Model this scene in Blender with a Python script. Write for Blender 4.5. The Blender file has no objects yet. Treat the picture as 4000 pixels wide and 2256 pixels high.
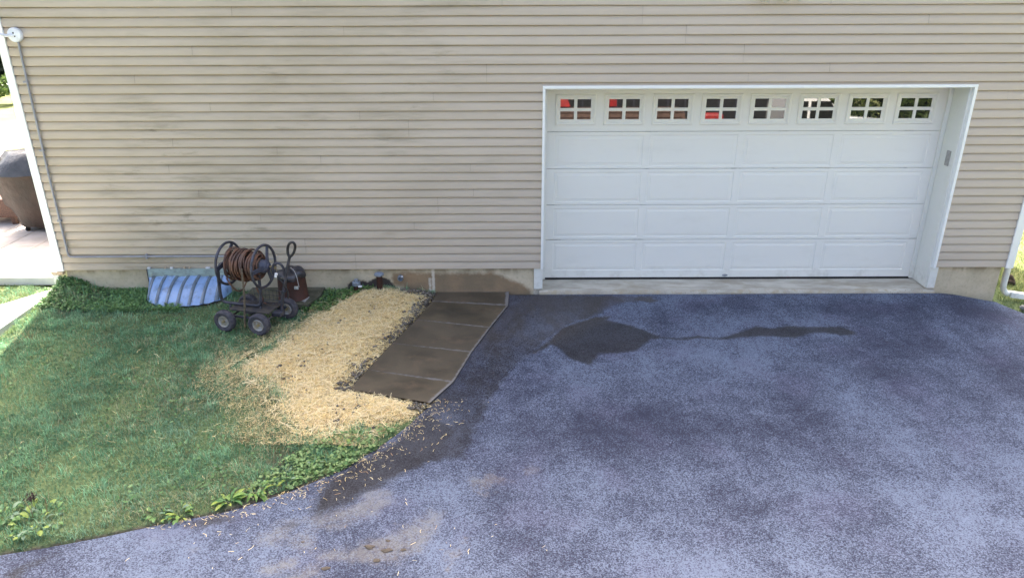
import bpy, bmesh, math, random
import numpy as np
from mathutils import Vector, Matrix
random.seed(7)
RNG = np.random.RandomState(11)
scene = bpy.context.scene
COL = scene.collection
PI = math.pi

# ------------------------------------------------------------------ camera, sky, sun, exposure
CAM = np.array([-0.357, -8.423, 3.533])
yaw, pitch, roll = -0.00065, 0.39064, 0.00367
_f = np.array([math.sin(yaw)*math.cos(pitch), math.cos(yaw)*math.cos(pitch), -math.sin(pitch)])
_r0 = np.array([math.cos(yaw), -math.sin(yaw), 0.0]); _d0 = np.cross(_f, _r0)
_r = math.cos(roll)*_r0 + math.sin(roll)*_d0; _d = -math.sin(roll)*_r0 + math.cos(roll)*_d0
cd = bpy.data.cameras.new('camera'); cam = bpy.data.objects.new('camera', cd); COL.objects.link(cam)
cam.matrix_world = Matrix(((_r[0], -_d[0], -_f[0], CAM[0]), (_r[1], -_d[1], -_f[1], CAM[1]), (_r[2], -_d[2], -_f[2], CAM[2]), (0, 0, 0, 1)))
cd.sensor_width = 36.0; cd.lens = 36.0*2830/4000; cd.clip_start = 0.05; cd.clip_end = 600
scene.camera = cam

SUN_EL, SUN_AZ = math.radians(53), math.radians(-10)        # azimuth from +Y towards +X: behind the house, a little left
world = bpy.data.worlds.new('World'); scene.world = world; world.use_nodes = True
wn = world.node_tree.nodes; wl = world.node_tree.links; wn.clear()
sky = wn.new('ShaderNodeTexSky'); sky.sky_type = 'NISHITA'; sky.sun_disc = False
sky.sun_elevation = SUN_EL; sky.sun_rotation = SUN_AZ % (2*PI)
sky.air_density = 1.0; sky.dust_density = 10.0; sky.ozone_density = 0.6
bg = wn.new('ShaderNodeBackground'); bg.inputs['Strength'].default_value = 0.13
wo = wn.new('ShaderNodeOutputWorld'); wl.new(sky.outputs[0], bg.inputs[0]); wl.new(bg.outputs[0], wo.inputs[0])
sd = bpy.data.lights.new('sun', 'SUN'); sd.energy = 4.8; sd.angle = math.radians(0.55); sd.color = (1.0, 0.95, 0.87)
sun = bpy.data.objects.new('sun', sd); COL.objects.link(sun)
sdir = Vector((math.sin(SUN_AZ)*math.cos(SUN_EL), math.cos(SUN_AZ)*math.cos(SUN_EL), math.sin(SUN_EL)))
sun.rotation_euler = sdir.to_track_quat('Z', 'Y').to_euler(); sun.location = (-10, 30, 30)
vs = scene.view_settings
vs.view_transform = 'Standard'; vs.look = 'None'; vs.gamma = 1.0; vs.exposure = 2.48; vs.use_curve_mapping = False
scene.cycles.max_bounces = 7; scene.cycles.transparent_max_bounces = 8

# ------------------------------------------------------------------ helpers
def tag(o, label=None, cat=None, group=None, kind=None):
    if label: o['label'] = label
    if cat: o['category'] = cat
    if group: o['group'] = group
    if kind: o['kind'] = kind
    return o

def empty(name, loc, label=None, cat=None, group=None, parent=None):
    o = bpy.data.objects.new(name, None); COL.objects.link(o); o.location = loc
    o.empty_display_size = 0.1
    if parent: o.parent = parent
    return tag(o, label, cat, group)

def worg(o):
    v = Vector((0, 0, 0))
    while o: v += o.location; o = o.parent
    return np.array(v)

class MB:
    """collects shapes; build() links them as ONE mesh object"""
    def __init__(s): s.v = []; s.f = []; s.n = 0; s.m = []
    def add(s, v, f, mi=0):
        v = np.asarray(v, float); s.v.append(v); s.f += [[i+s.n for i in q] for q in f]; s.m += [mi]*len(f); s.n += len(v); return s
    def box(s, x0, x1, y0, y1, z0, z1, mi=0):
        v = [(x, y, z) for z in (z0, z1) for y in (y0, y1) for x in (x0, x1)]
        return s.add(v, [(0, 2, 3, 1), (4, 5, 7, 6), (0, 1, 5, 4), (2, 6, 7, 3), (0, 4, 6, 2), (1, 3, 7, 5)], mi)
    def tube(s, pts, r, n=8, closed=False, caps=True, mi=0):
        P = np.asarray(pts, float); N = len(P)
        rr = np.full(N, r) if np.isscalar(r) else np.asarray(r)
        T = np.roll(P, -1, 0)-np.roll(P, 1, 0) if closed else np.gradient(P, axis=0)
        T /= np.linalg.norm(T, axis=1)[:, None]+1e-12
        a = np.array([0, 0, 1.]) if abs(T[0][2]) < .9 else np.array([1., 0, 0])
        u = np.cross(T[0], a); u /= np.linalg.norm(u); U = [u]
        for i in range(1, N):
            u = U[-1]-T[i]*np.dot(U[-1], T[i]); u /= np.linalg.norm(u)+1e-12; U.append(u)
        V = []
        for i in range(N):
            w = np.cross(T[i], U[i])
            for k in range(n):
                t = 2*PI*k/n; V.append(P[i]+rr[i]*(math.cos(t)*U[i]+math.sin(t)*w))
        F = []
        for i in range(N if closed else N-1):
            j = (i+1) % N
            for k in range(n): F.append((i*n+k, i*n+(k+1) % n, j*n+(k+1) % n, j*n+k))
        if caps and not closed: F += [tuple(range(n))[::-1], tuple((N-1)*n+k for k in range(n))]
        return s.add(V, F, mi)
    def lathe(s, prof, c, axis=(0, 0, 1), n=24, mi=0, cap=True):
        ax = np.array(axis, float); ax /= np.linalg.norm(ax)
        a = np.array([0, 0, 1.]) if abs(ax[2]) < .9 else np.array([1., 0, 0])
        u = np.cross(ax, a); u /= np.linalg.norm(u); w = np.cross(ax, u); V = []
        for (r, h) in prof:
            for k in range(n):
                t = 2*PI*k/n; V.append(np.array(c)+ax*h+r*(math.cos(t)*u+math.sin(t)*w))
        F = [(i*n+k, i*n+(k+1) % n, (i+1)*n+(k+1) % n, (i+1)*n+k) for i in range(len(prof)-1) for k in range(n)]
        if cap: F += [tuple(range(n))[::-1], tuple((len(prof)-1)*n+k for k in range(n))]
        return s.add(V, F, mi)
    def prism(s, poly, z0, z1, mi=0):
        n = len(poly); v = [(x, y, z0) for x, y in poly]+[(x, y, z1) for x, y in poly]
        f = [tuple(range(n))[::-1], tuple(range(n, 2*n))]+[(i, (i+1) % n, n+(i+1) % n, n+i) for i in range(n)]
        return s.add(v, f, mi)
    def build(s, name, mat, parent=None, smooth=False, bevel=0, fix=False):
        V = np.concatenate(s.v)
        if parent is not None: V = V-worg(parent)
        me = bpy.data.meshes.new(name); me.from_pydata(V.tolist(), [], s.f)
        for m in (mat if isinstance(mat, (list, tuple)) else [mat]): me.materials.append(m)
        if any(s.m): me.polygons.foreach_set('material_index', s.m)
        if fix:
            b = bmesh.new(); b.from_mesh(me); bmesh.ops.recalc_face_normals(b, faces=b.faces); b.to_mesh(me); b.free()
        if smooth:
            me.polygons.foreach_set('use_smooth', [True]*len(me.polygons))
            me.set_sharp_from_angle(angle=math.radians(42))
        o = bpy.data.objects.new(name, me); COL.objects.link(o)
        if parent is not None: o.parent = parent
        if bevel:
            m = o.modifiers.new('bevel', 'BEVEL'); m.width = bevel; m.segments = 2; m.limit_method = 'ANGLE'
        return o

def npmesh(name, V, quads=None, tris=None, mat=None, attrs=None, col=None, parent=None, smooth=False):
    """fast mesh from numpy: quads (n,4), tris (n,3); attrs: name -> per-vertex float; col: per-vertex rgb"""
    me = bpy.data.meshes.new(name)
    q = np.zeros((0, 4), np.int32) if quads is None else np.asarray(quads, np.int32)
    t = np.zeros((0, 3), np.int32) if tris is None else np.asarray(tris, np.int32)
    V = np.asarray(V, np.float32)
    if parent is not None: V = V-worg(parent).astype(np.float32)
    me.vertices.add(len(V)); me.vertices.foreach_set('co', V.ravel())
    L = np.concatenate([q.ravel(), t.ravel()]); me.loops.add(len(L)); me.loops.foreach_set('vertex_index', L)
    st = np.concatenate([np.arange(len(q))*4, len(q)*4+np.arange(len(t))*3]).astype(np.int32)
    me.polygons.add(len(st)); me.polygons.foreach_set('loop_start', st)
    if smooth: me.polygons.foreach_set('use_smooth', np.ones(len(st), bool))
    me.update(calc_edges=True)
    for k, a in (attrs or {}).items():
        at = me.attributes.new(k, 'FLOAT', 'POINT'); at.data.foreach_set('value', np.asarray(a, np.float32))
    if col is not None:
        at = me.attributes.new('Col', 'FLOAT_COLOR', 'POINT')
        at.data.foreach_set('color', np.concatenate([col, np.ones((len(col), 1))], 1).astype(np.float32).ravel())
    if mat: me.materials.append(mat)
    o = bpy.data.objects.new(name, me); COL.objects.link(o)
    if parent is not None: o.parent = parent
    return o

def grid_faces(nx, ny):
    i = np.arange(nx-1)[None, :]+np.arange(ny-1)[:, None]*nx
    return np.stack([i, i+1, i+nx+1, i+nx], -1).reshape(-1, 4)

_tab = np.random.RandomState(5).rand(512, 512)
def vnoise(x, y, s, o=0):
    x = np.asarray(x)*s+o*17.31+1000; y = np.asarray(y)*s+o*9.77+1000
    xi = np.floor(x).astype(int); yi = np.floor(y).astype(int); fx = x-xi; fy = y-yi
    fx = fx*fx*(3-2*fx); fy = fy*fy*(3-2*fy)
    g = lambda a, b: _tab[a % 512, b % 512]
    return (g(xi, yi)*(1-fx)+g(xi+1, yi)*fx)*(1-fy)+(g(xi, yi+1)*(1-fx)+g(xi+1, yi+1)*fx)*fy
def fnoise(x, y, s, o=0, oct=4):
    a, t, w = 0, 0, 1
    for k in range(oct): a = a+w*vnoise(x, y, s*2**k, o+k); t += w; w *= .5
    return a/t
def sstep(a, b, x):
    t = np.clip((np.asarray(x, float)-a)/(b-a), 0, 1); return t*t*(3-2*t)
def sdf(px, py, poly):
    """signed distance to polygon, negative inside"""
    px = np.asarray(px, float); py = np.asarray(py, float)
    d = np.full(px.shape, 1e9); ins = np.zeros(px.shape, bool); n = len(poly)
    for i in range(n):
        ax, ay = poly[i]; bx, by = poly[(i+1) % n]; ex, ey = bx-ax, by-ay
        t = np.clip(((px-ax)*ex+(py-ay)*ey)/(ex*ex+ey*ey+1e-12), 0, 1)
        d = np.minimum(d, (px-ax-t*ex)**2+(py-ay-t*ey)**2)
        c = ((ay > py) != (by > py)) & (px < (bx-ax)*(py-ay)/((by-ay) if by != ay else 1e-12)+ax)
        ins ^= c
    d = np.sqrt(d); return np.where(ins, -d, d)

# ------------------------------------------------------------------ materials
class NT:
    def __init__(s, name):
        s.m = bpy.data.materials.new(name); s.m.use_nodes = True; s.t = s.m.node_tree; s.t.nodes.clear()
        s.p = s.n('ShaderNodeBsdfPrincipled'); s.out = s.n('ShaderNodeOutputMaterial')
        s.l(s.p.outputs[0], s.out.inputs[0]); s.pos = s.n('ShaderNodeNewGeometry').outputs['Position']
    def n(s, t): return s.t.nodes.new(t)
    def l(s, a, b): s.t.links.new(a, b)
    def put(s, sock, v):
        if isinstance(v, bpy.types.NodeSocket): s.l(v, sock)
        elif isinstance(v, (tuple, list)) and len(v) == 3 and sock.type == 'RGBA': sock.default_value = (*v, 1)
        else: sock.default_value = v
    def map(s, scale=(1, 1, 1), vec=None):
        n = s.n('ShaderNodeMapping'); s.l(vec or s.pos, n.inputs[0]); n.inputs['Scale'].default_value = scale; return n.outputs[0]
    def noise(s, scale, detail=4, rough=.55, vec=None, dist=0):
        n = s.n('ShaderNodeTexNoise'); s.l(vec or s.pos, n.inputs['Vector'])
        n.inputs['Scale'].default_value = scale; n.inputs['Detail'].default_value = detail
        n.inputs['Roughness'].default_value = rough; n.inputs['Distortion'].default_value = dist; return n.outputs['Fac']
    def voro(s, scale, vec=None, out='Color', feature='F1'):
        n = s.n('ShaderNodeTexVoronoi'); n.feature = feature; s.l(vec or s.pos, n.inputs['Vector']); n.inputs['Scale'].default_value = scale
        return n.outputs[out]
    def ramp(s, fac, a, b, ca=0., cb=1.):
        n = s.n('ShaderNodeMapRange'); n.clamp = True; n.interpolation_type = 'SMOOTHSTEP'
        s.put(n.inputs[0], fac); n.inputs[1].default_value = a; n.inputs[2].default_value = b; n.inputs[3].default_value = ca; n.inputs[4].default_value = cb
        return n.outputs[0]
    def math(s, op, a, b=0.):
        n = s.n('ShaderNodeMath'); n.operation = op; s.put(n.inputs[0], a); s.put(n.inputs[1], b); return n.outputs[0]
    def mix(s, fac, a, b, mode='MIX'):
        n = s.n('ShaderNodeMix'); n.data_type = 'RGBA'; n.blend_type = mode
        s.put(n.inputs[0], fac); s.put(n.inputs[6], a); s.put(n.inputs[7], b); return n.outputs[2]
    def attr(s, name, out='Fac'):
        n = s.n('ShaderNodeAttribute'); n.attribute_name = name; return n.outputs[out]
    def rnd(s): return s.n('ShaderNodeObjectInfo').outputs['Random']
    def xyz(s):
        n = s.n('ShaderNodeSeparateXYZ'); s.l(s.pos, n.inputs[0]); return n.outputs
    def bump(s, h, strength=.3, dist=.01):
        n = s.n('ShaderNodeBump'); n.inputs['Strength'].default_value = strength; n.inputs['Distance'].default_value = dist
        s.l(h, n.inputs['Height']); s.l(n.outputs[0], s.p.inputs['Normal']); return s
    def done(s, col=None, rough=None, spec=None, metal=None):
        if col is not None: s.put(s.p.inputs['Base Color'], col)
        if rough is not None: s.put(s.p.inputs['Roughness'], rough)
        if spec is not None: s.put(s.p.inputs['Specular IOR Level'], spec)
        if metal is not None: s.put(s.p.inputs['Metallic'], metal)
        return s.m

def simple(name, c1, c2=None, scale=6, rough=.6, spec=.4, bump=0, bscale=60, metal=0, lo=.35, hi=.65, bd=.003):
    t = NT(name); c2 = c2 or tuple(c*.75 for c in c1)
    f = t.ramp(t.noise(scale, 5, .6), lo, hi)
    if bump: t.bump(t.noise(bscale, 4, .6), bump, bd)
    return t.done(t.mix(f, c1, c2), rough, spec, metal)

def m_siding():
    t = NT('vinyl_siding'); X = t.xyz()
    st = t.map((.55, 1, 5)); st2 = t.map((2.2, 1, 9))
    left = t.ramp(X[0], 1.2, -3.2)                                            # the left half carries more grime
    d1 = t.ramp(t.noise(1.3, 6, .7, st), .44, .74)
    d2 = t.ramp(t.noise(1.1, 5, .65, st2), .54, .72)
    blot = t.ramp(t.noise(.6, 3, .5), .42, .62)
    d = t.math('MULTIPLY', t.math('MAXIMUM', d1, t.math('MULTIPLY', d2, .8)), t.math('ADD', t.math('MULTIPLY', left, .72), .22))
    d = t.math('MULTIPLY', d, t.math('ADD', t.math('MULTIPLY', blot, .8), .2))
    base = t.mix(t.rnd(), (.50, .425, .338), (.522, .447, .36))
    base = t.mix(t.math('MULTIPLY', left, .28), base, (.515, .415, .295))     # painted warm bounce from the sunlit patio and lawn, stronger to the left
    gr = t.noise(420, 2, .5)
    base = t.mix(t.ramp(gr, .3, .7), base, t.mix(.12, base, (.25, .23, .2)))
    base = t.mix(t.math('MULTIPLY', t.math('MULTIPLY', t.ramp(t.noise(.9, 5, .65, t.map((.6, 1, 1.6))), .40, .66), left), .45), base, (.38, .315, .225))
    c = t.mix(d, base, (.24, .205, .14))
    brown = t.math('MULTIPLY', t.ramp(t.noise(1.3, 4, .6, t.map((.6, 1, 4))), .58, .78), t.math('MULTIPLY', t.ramp(X[2], 1.5, .9), t.ramp(X[0], 0, -1.2)))
    c = t.mix(t.math('MULTIPLY', brown, .55), c, (.30, .22, .13))
    t.bump(t.noise(40, 3, .5, t.map((.25, 1, 1))), .08, .002)
    return t.done(c, .55, .35)

def m_asphalt():
    t = NT('worn_asphalt')
    big = t.noise(.9, 5, .62, None, .6); mid = t.noise(3.2, 4, .6)
    worn = t.math('ADD', t.math('MULTIPLY', big, .75), t.math('MULTIPLY', mid, .35))
    worn = t.math('SUBTRACT', worn, t.math('MULTIPLY', t.attr('dark'), .22))
    cell = t.n('ShaderNodeSeparateColor'); t.l(t.voro(130), cell.inputs[0])
    sp = t.noise(105, 3, .75)
    stone = t.math('ADD', t.math('MULTIPLY', cell.outputs[0], .55), t.math('MULTIPLY', sp, .6))
    streak = t.noise(1.1, 5, .65, t.map((1.2, .5, 1)))
    worn = t.math('ADD', worn, t.math('MULTIPLY', t.math('SUBTRACT', t.noise(9, 4, .65), .5), .35)); worn = t.math('ADD', t.math('MULTIPLY', worn, .62), t.math('MULTIPLY', streak, .40))
    k = t.math('ADD', stone, t.math('MULTIPLY', t.math('SUBTRACT', worn, .53), 1.7))
    c = t.mix(t.ramp(k, .28, .95), (.027, .030, .054), (.148, .178, .25))
    c = t.mix(t.math('MULTIPLY', t.ramp(t.noise(1.6, 3, .5), .5, .7), .35), c, t.mix(.5, c, (.085, .068, .125)))
    w0 = t.math('ADD', t.attr('wet'), t.math('MULTIPLY', t.math('SUBTRACT', t.noise(9, 5, .65), .5), .16))
    wet = t.ramp(w0, .035, -.045)
    di = t.math('ADD', t.attr('dirt'), t.math('MULTIPLY', t.math('SUBTRACT', t.noise(8, 5, .7), .5), .3))
    dirt = t.math('MULTIPLY', t.ramp(di, .07, -.06), t.ramp(t.noise(30, 4, .7), .3, .6, .25, .75))
    c = t.mix(t.math('MULTIPLY', dirt, .75), c, (.20, .19, .18))
    tan = t.math('MULTIPLY', t.ramp(t.noise(2.3, 5, .6), .60, .72), t.attr('tan'))
    c = t.mix(t.math('MULTIPLY', tan, .5), c, (.24, .20, .155))
    wc = t.mix(1, c, (.25, .215, .19), 'MULTIPLY')
    wc = t.mix(t.attr('warmwet'), wc, t.mix(.55, wc, (.06, .047, .032)))
    w2 = t.ramp(t.math('ADD', t.attr('puddle'), t.math('MULTIPLY', t.math('SUBTRACT', t.noise(14, 5, .7), .5), .085)), .026, -.034, 0, .92)
    wet = t.math('MULTIPLY', wet, t.ramp(t.noise(2.2, 5, .65, t.map((1, .6, 1))), .36, .6, .48, .82))
    wet = t.math('MAXIMUM', wet, w2); c = t.mix(wet, c, wc)
    t.bump(t.math('ADD', t.voro(120, None, 'Distance'), t.noise(60, 3, .6)), .55, .006)
    return t.done(c, t.mix(wet, (.85, .85, .85), (.62, .62, .62)), .3)

def m_ground():
    t = NT('lawn_ground'); n1 = t.noise(2, 5, .6); n2 = t.noise(40, 4, .6)
    g = t.mix(t.ramp(n2, .35, .65), (.075, .115, .05), (.15, .19, .085))
    g = t.mix(t.ramp(n1, .55, .75), g, (.085, .08, .04))
    so = t.mix(t.ramp(t.noise(28, 5, .65), .35, .65), (.045, .036, .03), (.14, .115, .09))
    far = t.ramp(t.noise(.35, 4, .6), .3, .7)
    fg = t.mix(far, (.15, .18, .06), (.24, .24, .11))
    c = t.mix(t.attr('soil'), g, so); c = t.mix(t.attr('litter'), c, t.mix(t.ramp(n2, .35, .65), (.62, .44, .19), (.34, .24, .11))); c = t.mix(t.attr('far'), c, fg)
    t.bump(t.noise(45, 5, .65), .6, .02)
    return t.done(c, .95, .1)

def m_foundation():
    t = NT('parged_concrete'); n = t.noise(3, 6, .62); X = t.xyz()
    c = t.mix(t.ramp(n, .3, .7), (.60, .515, .37), (.46, .39, .27))
    c = t.mix(t.math('MULTIPLY', t.ramp(t.noise(25, 4, .7), .5, .75), .35), c, (.20, .18, .14))
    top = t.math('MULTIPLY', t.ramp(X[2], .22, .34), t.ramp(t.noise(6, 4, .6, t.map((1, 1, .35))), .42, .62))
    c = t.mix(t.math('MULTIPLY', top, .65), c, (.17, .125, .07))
    w0 = t.math('ADD', t.attr('wet'), t.math('MULTIPLY', t.math('SUBTRACT', t.noise(14, 5, .6), .5), .10))
    c = t.mix(t.math('MULTIPLY', t.ramp(w0, .03, -.03), .75), c, t.mix(t.ramp(n, .35, .65), (.21, .115, .05), (.14, .09, .05)))
    p0 = t.math('ADD', t.attr('damp'), t.math('MULTIPLY', t.math('SUBTRACT', t.noise(20, 5, .6), .5), .06))
    c = t.mix(t.ramp(p0, .01, -.02), c, (.065, .055, .05))
    s0 = t.math('ADD', t.attr('salt'), t.math('MULTIPLY', t.math('SUBTRACT', t.noise(30, 4, .6), .5), .03))
    c = t.mix(t.math('MULTIPLY', t.ramp(s0, .012, -.004), .85), c, (.60, .55, .46))
    t.bump(t.noise(70, 5, .65), .35, .006)
    return t.done(c, .85, .25)

def m_apron():
    t = NT('apron_concrete'); X = t.xyz()
    c = t.mix(t.ramp(t.noise(4, 6, .65, t.map((.6, 2, 1))), .32, .66), (.50, .47, .40), (.33, .30, .245))
    c = t.mix(t.math('MULTIPLY', t.ramp(t.noise(1.4, 4, .6), .5, .65), .5), c, (.26, .215, .14))
    pit = t.ramp(t.voro(55, None, 'Distance'), .28, .12)
    edge = t.ramp(X[1], .06, -.0)
    c = t.mix(t.math('MULTIPLY', t.math('MULTIPLY', pit, edge), t.ramp(t.noise(12, 3, .5), .4, .6)), c, (.06, .052, .045))
    c = t.mix(t.math('MULTIPLY', edge, t.ramp(t.noise(9, 5, .7), .45, .65)), c, (.36, .31, .22))
    t.bump(t.noise(60, 5, .7), .5, .008)
    return t.done(c, .85, .25)

def m_walk():
    t = NT('damp_stained_concrete')
    n = t.noise(2.2, 6, .6, t.map((1, 1.3, 1))); r = t.noise(5, 5, .65)
    c = t.mix(t.ramp(n, .32, .68), (.044, .035, .022), (.094, .073, .045))
    c = t.mix(t.math('MULTIPLY', t.ramp(r, .5, .7), .55), c, (.135, .09, .055)); c = t.mix(t.attr('soak'), c, (.03, .026, .017))
    c = t.mix(t.rnd(), c, t.mix(.35, c, (.06, .055, .05)))
    c = t.mix(t.math('MULTIPLY', t.ramp(t.noise(300, 2, .6), .45, .7), .18), c, (.2, .17, .13))
    e = t.math('ADD', t.attr('edge'), t.math('MULTIPLY', t.math('SUBTRACT', t.noise(18, 4, .6), .5), .05))
    c = t.mix(t.ramp(e, .022, .0), c, (.165, .158, .155))
    t.bump(t.noise(90, 4, .6), .2, .003)
    return t.done(c, t.ramp(n, .3, .7, .42, .62), .4)

def m_white(name, base=(.80, .80, .78), dirt=.25, rough=.45):
    t = NT(name); X = t.xyz()
    d = t.ramp(t.noise(5, 6, .68, t.map((1, 1, .5))), .52, .78)
    c = t.mix(t.math('MULTIPLY', d, dirt), base, (.42, .38, .30))
    low = t.math('MULTIPLY', t.ramp(X[2], .35, .05), t.ramp(t.noise(16, 5, .65), .4, .7))
    c = t.mix(t.math('MULTIPLY', low, .35), c, (.30, .26, .20))
    t.bump(t.noise(90, 3, .5), .04, .002)
    return t.done(c, rough, .4)

def m_door():
    t = NT('white_garage_door'); X = t.xyz()
    d = t.ramp(t.noise(3, 6, .65, t.map((.6, 1, 1.6))), .5, .8)
    c = t.mix(t.math('MULTIPLY', d, .16), (.755, .752, .70), (.5, .48, .41))
    c = t.mix(t.math('MULTIPLY', t.ramp(X[2], 1.5, 2.45), .42), c, (.64, .585, .45))   # header shade and warm bounce painted in, growing towards the door top
    for sz in (1.957, 1.505, 1.048, .592):
        band = t.ramp(t.math('ABSOLUTE', t.math('SUBTRACT', X[2], sz)), .011, .004)
        c = t.mix(t.math('MULTIPLY', t.math('MULTIPLY', band, t.ramp(t.noise(2.6, 4, .65, t.map((1, 1, .2))), .52, .70)), .5), c, (.22, .21, .19))
    c = t.mix(t.math('MULTIPLY', t.math('MULTIPLY', t.ramp(X[2], .30, .08), t.ramp(t.noise(7, 5, .65), .45, .7)), .35), c, (.42, .39, .33))
    t.bump(t.noise(160, 3, .55, t.map((.35, 1, 1))), .06, .002)
    return t.done(c, .5, .4)

def m_attr(name, rough=.7, spec=.25, trans=0.):
    t = NT(name); c = t.attr('Col', 'Color'); t.done(c, rough, spec)
    if trans:
        tr = t.n('ShaderNodeBsdfTranslucent'); t.l(c, tr.inputs[0]); mx = t.n('ShaderNodeMixShader'); mx.inputs[0].default_value = trans
        t.l(t.p.outputs[0], mx.inputs[1]); t.l(tr.outputs[0], mx.inputs[2]); t.l(mx.outputs[0], t.out.inputs[0])
    return t.m

def m_glass():
    t = NT('window_glass'); t.p.inputs['IOR'].default_value = 1.9
    return t.done((.012, .013, .015), .015, .6)

def m_cover(name, col, alpha, rough):
    t = NT(name); c = t.mix(t.ramp(t.noise(9, 5, .65), .45, .7), col, tuple(k*.55 for k in col))
    dirt = t.ramp(t.noise(26, 5, .7), .56, .70); c = t.mix(t.math('MULTIPLY', dirt, .6), c, (.10, .12, .12))
    t.p.inputs['Alpha'].default_value = alpha
    t.bump(t.noise(14, 4, .6), .25, .01)
    return t.done(c, rough, .8)

M = dict(
    siding=m_siding(), asphalt=m_asphalt(), ground=m_ground(), found=m_foundation(), apron=m_apron(), walk=m_walk(),
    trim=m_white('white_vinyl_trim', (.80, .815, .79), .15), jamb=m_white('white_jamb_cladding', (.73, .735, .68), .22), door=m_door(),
    glass=m_glass(), black=simple('black_rubber', (.012, .012, .013), rough=.7),
    grass=m_attr('grass_blades', .6, .25, .25), leaf=m_attr('leaves', .5, .35, .3), straw=m_attr('straw', .65, .3, .12), clod=m_attr('soil_lumps', .95, .1),
    core=simple('wall_sheathing', (.25, .22, .18)), roof=simple('asphalt_shingles', (.10, .095, .09), rough=.9, bump=.4),
    frame=simple('dark_grey_paint', (.058, .058, .078), (.03, .03, .038), 14, .5, .45, .15, 80),
    spoke=simple('slate_plastic', (.058, .064, .095), (.045, .048, .07), 8, .5, .4),
    hose=simple('faded_brown_hose', (.075, .048, .043), (.20, .098, .06), 7, .5, .4, .1, 60),
    hose_old=simple('dark_hose', (.03, .03, .034), rough=.45),
    tyre=simple('dusty_rubber', (.05, .05, .062), (.095, .088, .095), 18, .85, .2, .5, 70),
    rim=simple('chalky_white_rim', (.46, .46, .47), (.30, .26, .18), 12, .55, .4), hub=simple('dull_brass', (.24, .19, .10), rough=.5),
    rod=simple('weathered_rod', (.09, .075, .055), (.16, .12, .08), 20, .7),
    deck=simple('dirty_steel', (.055, .05, .052), (.09, .075, .06), 12, .75),
    rust=simple('rusty_brown_can', (.070, .028, .02), (.042, .022, .017), 5, .65, .35, .2, 50),
    lid=simple('black_plastic_bag', (.022, .022, .028), (.05, .05, .06), 10, .35, .5, .3, 30),
    wire=simple('grey_wire', (.42, .42, .42)), tagm=simple('pale_tag', (.5, .52, .5), (.3, .33, .3), 60),
    slab=simple('mossy_concrete', (.115, .11, .08), (.06, .062, .04), 7, .9, .2, .5, 40, bd=.01), slabside=simple('mossy_timber', (.13, .115, .07), (.05, .045, .03), 9, .9, .2, .4, 40),
    pipe=simple('rusted_iron', (.062, .028, .018), (.035, .022, .018), 25, .9, .2, .4, 80), cap=simple('galvanised_cap', (.20, .24, .30), (.14, .16, .18), 30, .5, .5, .1, 60),
    conduit=simple('grey_pvc', (.30, .305, .325), (.25, .25, .27), 6, .5), camw=simple('white_plastic', (.78, .80, .84), rough=.35),
    lens=simple('black_lens', (.01, .01, .012), rough=.1), bracket=simple('rusty_bracket', (.42, .28, .15), (.6, .5, .38), 40),
    cover=m_cover('sky_tinted_plastic_cover', (.25, .40, .68), .88, .3), rib=m_cover('clear_plastic_rib', (.15, .20, .24), .72, .2), flange=m_cover('clear_plastic_flange', (.28, .38, .34), .7, .15),  # sky reflection painted as the panel's blue; rib colour darkened for its angle
    patio=simple('pale_patio_concrete', (.62, .60, .56), (.55, .52, .48), 3, .85, .2, .2, 40), paver=simple('patio_stone', (.50, .46, .43), (.40, .37, .345), 4, .85, .2, .3, 40),
    grill=simple('shiny_grill_cover', (.02, .02, .022), (.04, .04, .042), 6, .26, .6, .5, 5, bd=.04), skirt=simple('brown_cover_skirt', (.030, .016, .012), (.018, .011, .009), 5, .6, .35, .5, 6, bd=.04),
    wicker=simple('brown_wicker', (.13, .07, .05), (.06, .03, .022), 60, .6, .3, .8, 90), cushion=simple('red_cloth', (.42, .05, .05), rough=.8),
    bark=simple('bark', (.07, .05, .035), (.04, .03, .02), 12, .9, .1, .8, 20), rock=simple('grey_rock', (.30, .30, .29), (.17, .17, .16), 9, .9, .2, .6, 20),
    brownrock=simple('brown_rock', (.10, .07, .05), (.06, .045, .035), 20, .9, .2, .5, 40), mud=simple('dark_mud', (.085, .072, .058), (.12, .10, .08), 40, .95, .1, .6, 60),
    keypad=simple('grey_keypad', (.36, .35, .33), (.30, .29, .27), 30, .5), badge=simple('grey_badge', (.30, .32, .36), rough=.4),
    wood=simple('weathered_lumber', (.15, .09, .065), (.09, .055, .04), 8, .8), truckw=simple('white_car_paint', (.8, .8, .8), (.76, .76, .76), 2, .2, .5), red=simple('red_paint', (.40, .03, .025), (.22, .02, .02), 5, .3, .5),
    flood=simple('cream_lamp', (.75, .74, .66), rough=.4),
)

# ------------------------------------------------------------------ outlines on the ground (metres; y=0 is the house front)
EDGE = [(-.39, .05), (-.40, -.02), (-.41, -.38), (-.53, -.72), (-.80, -1.6), (-.95, -2.27), (-1.11, -2.56), (-1.31, -2.93), (-1.5, -3.23), (-1.74, -3.56), (-2.16, -3.86),
        (-2.52, -4.06), (-2.93, -4.19), (-3.29, -4.32), (-3.65, -4.43), (-3.89, -4.49), (-5.2, -4.85), (-7.5, -5.5), (-9.5, -6.5), (-10, -14)]
STRAW = [(-2.28, .0), (-1.87, .03), (-1.36, -.1), (-1.43, -.66), (-1.62, -1.29), (-1.79, -1.8), (-1.93, -2.33), (-1.7, -2.44), (-1.19, -2.57), (-1.3, -2.83), (-1.40, -2.98), (-1.58, -3.05),
         (-1.87, -3.13), (-2.19, -3.07), (-2.47, -2.82), (-2.61, -2.47), (-2.9, -2.16), (-3.15, -2.0), (-3.04, -1.75), (-2.87, -1.40), (-2.72, -.80), (-2.55, -.35)]
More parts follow.
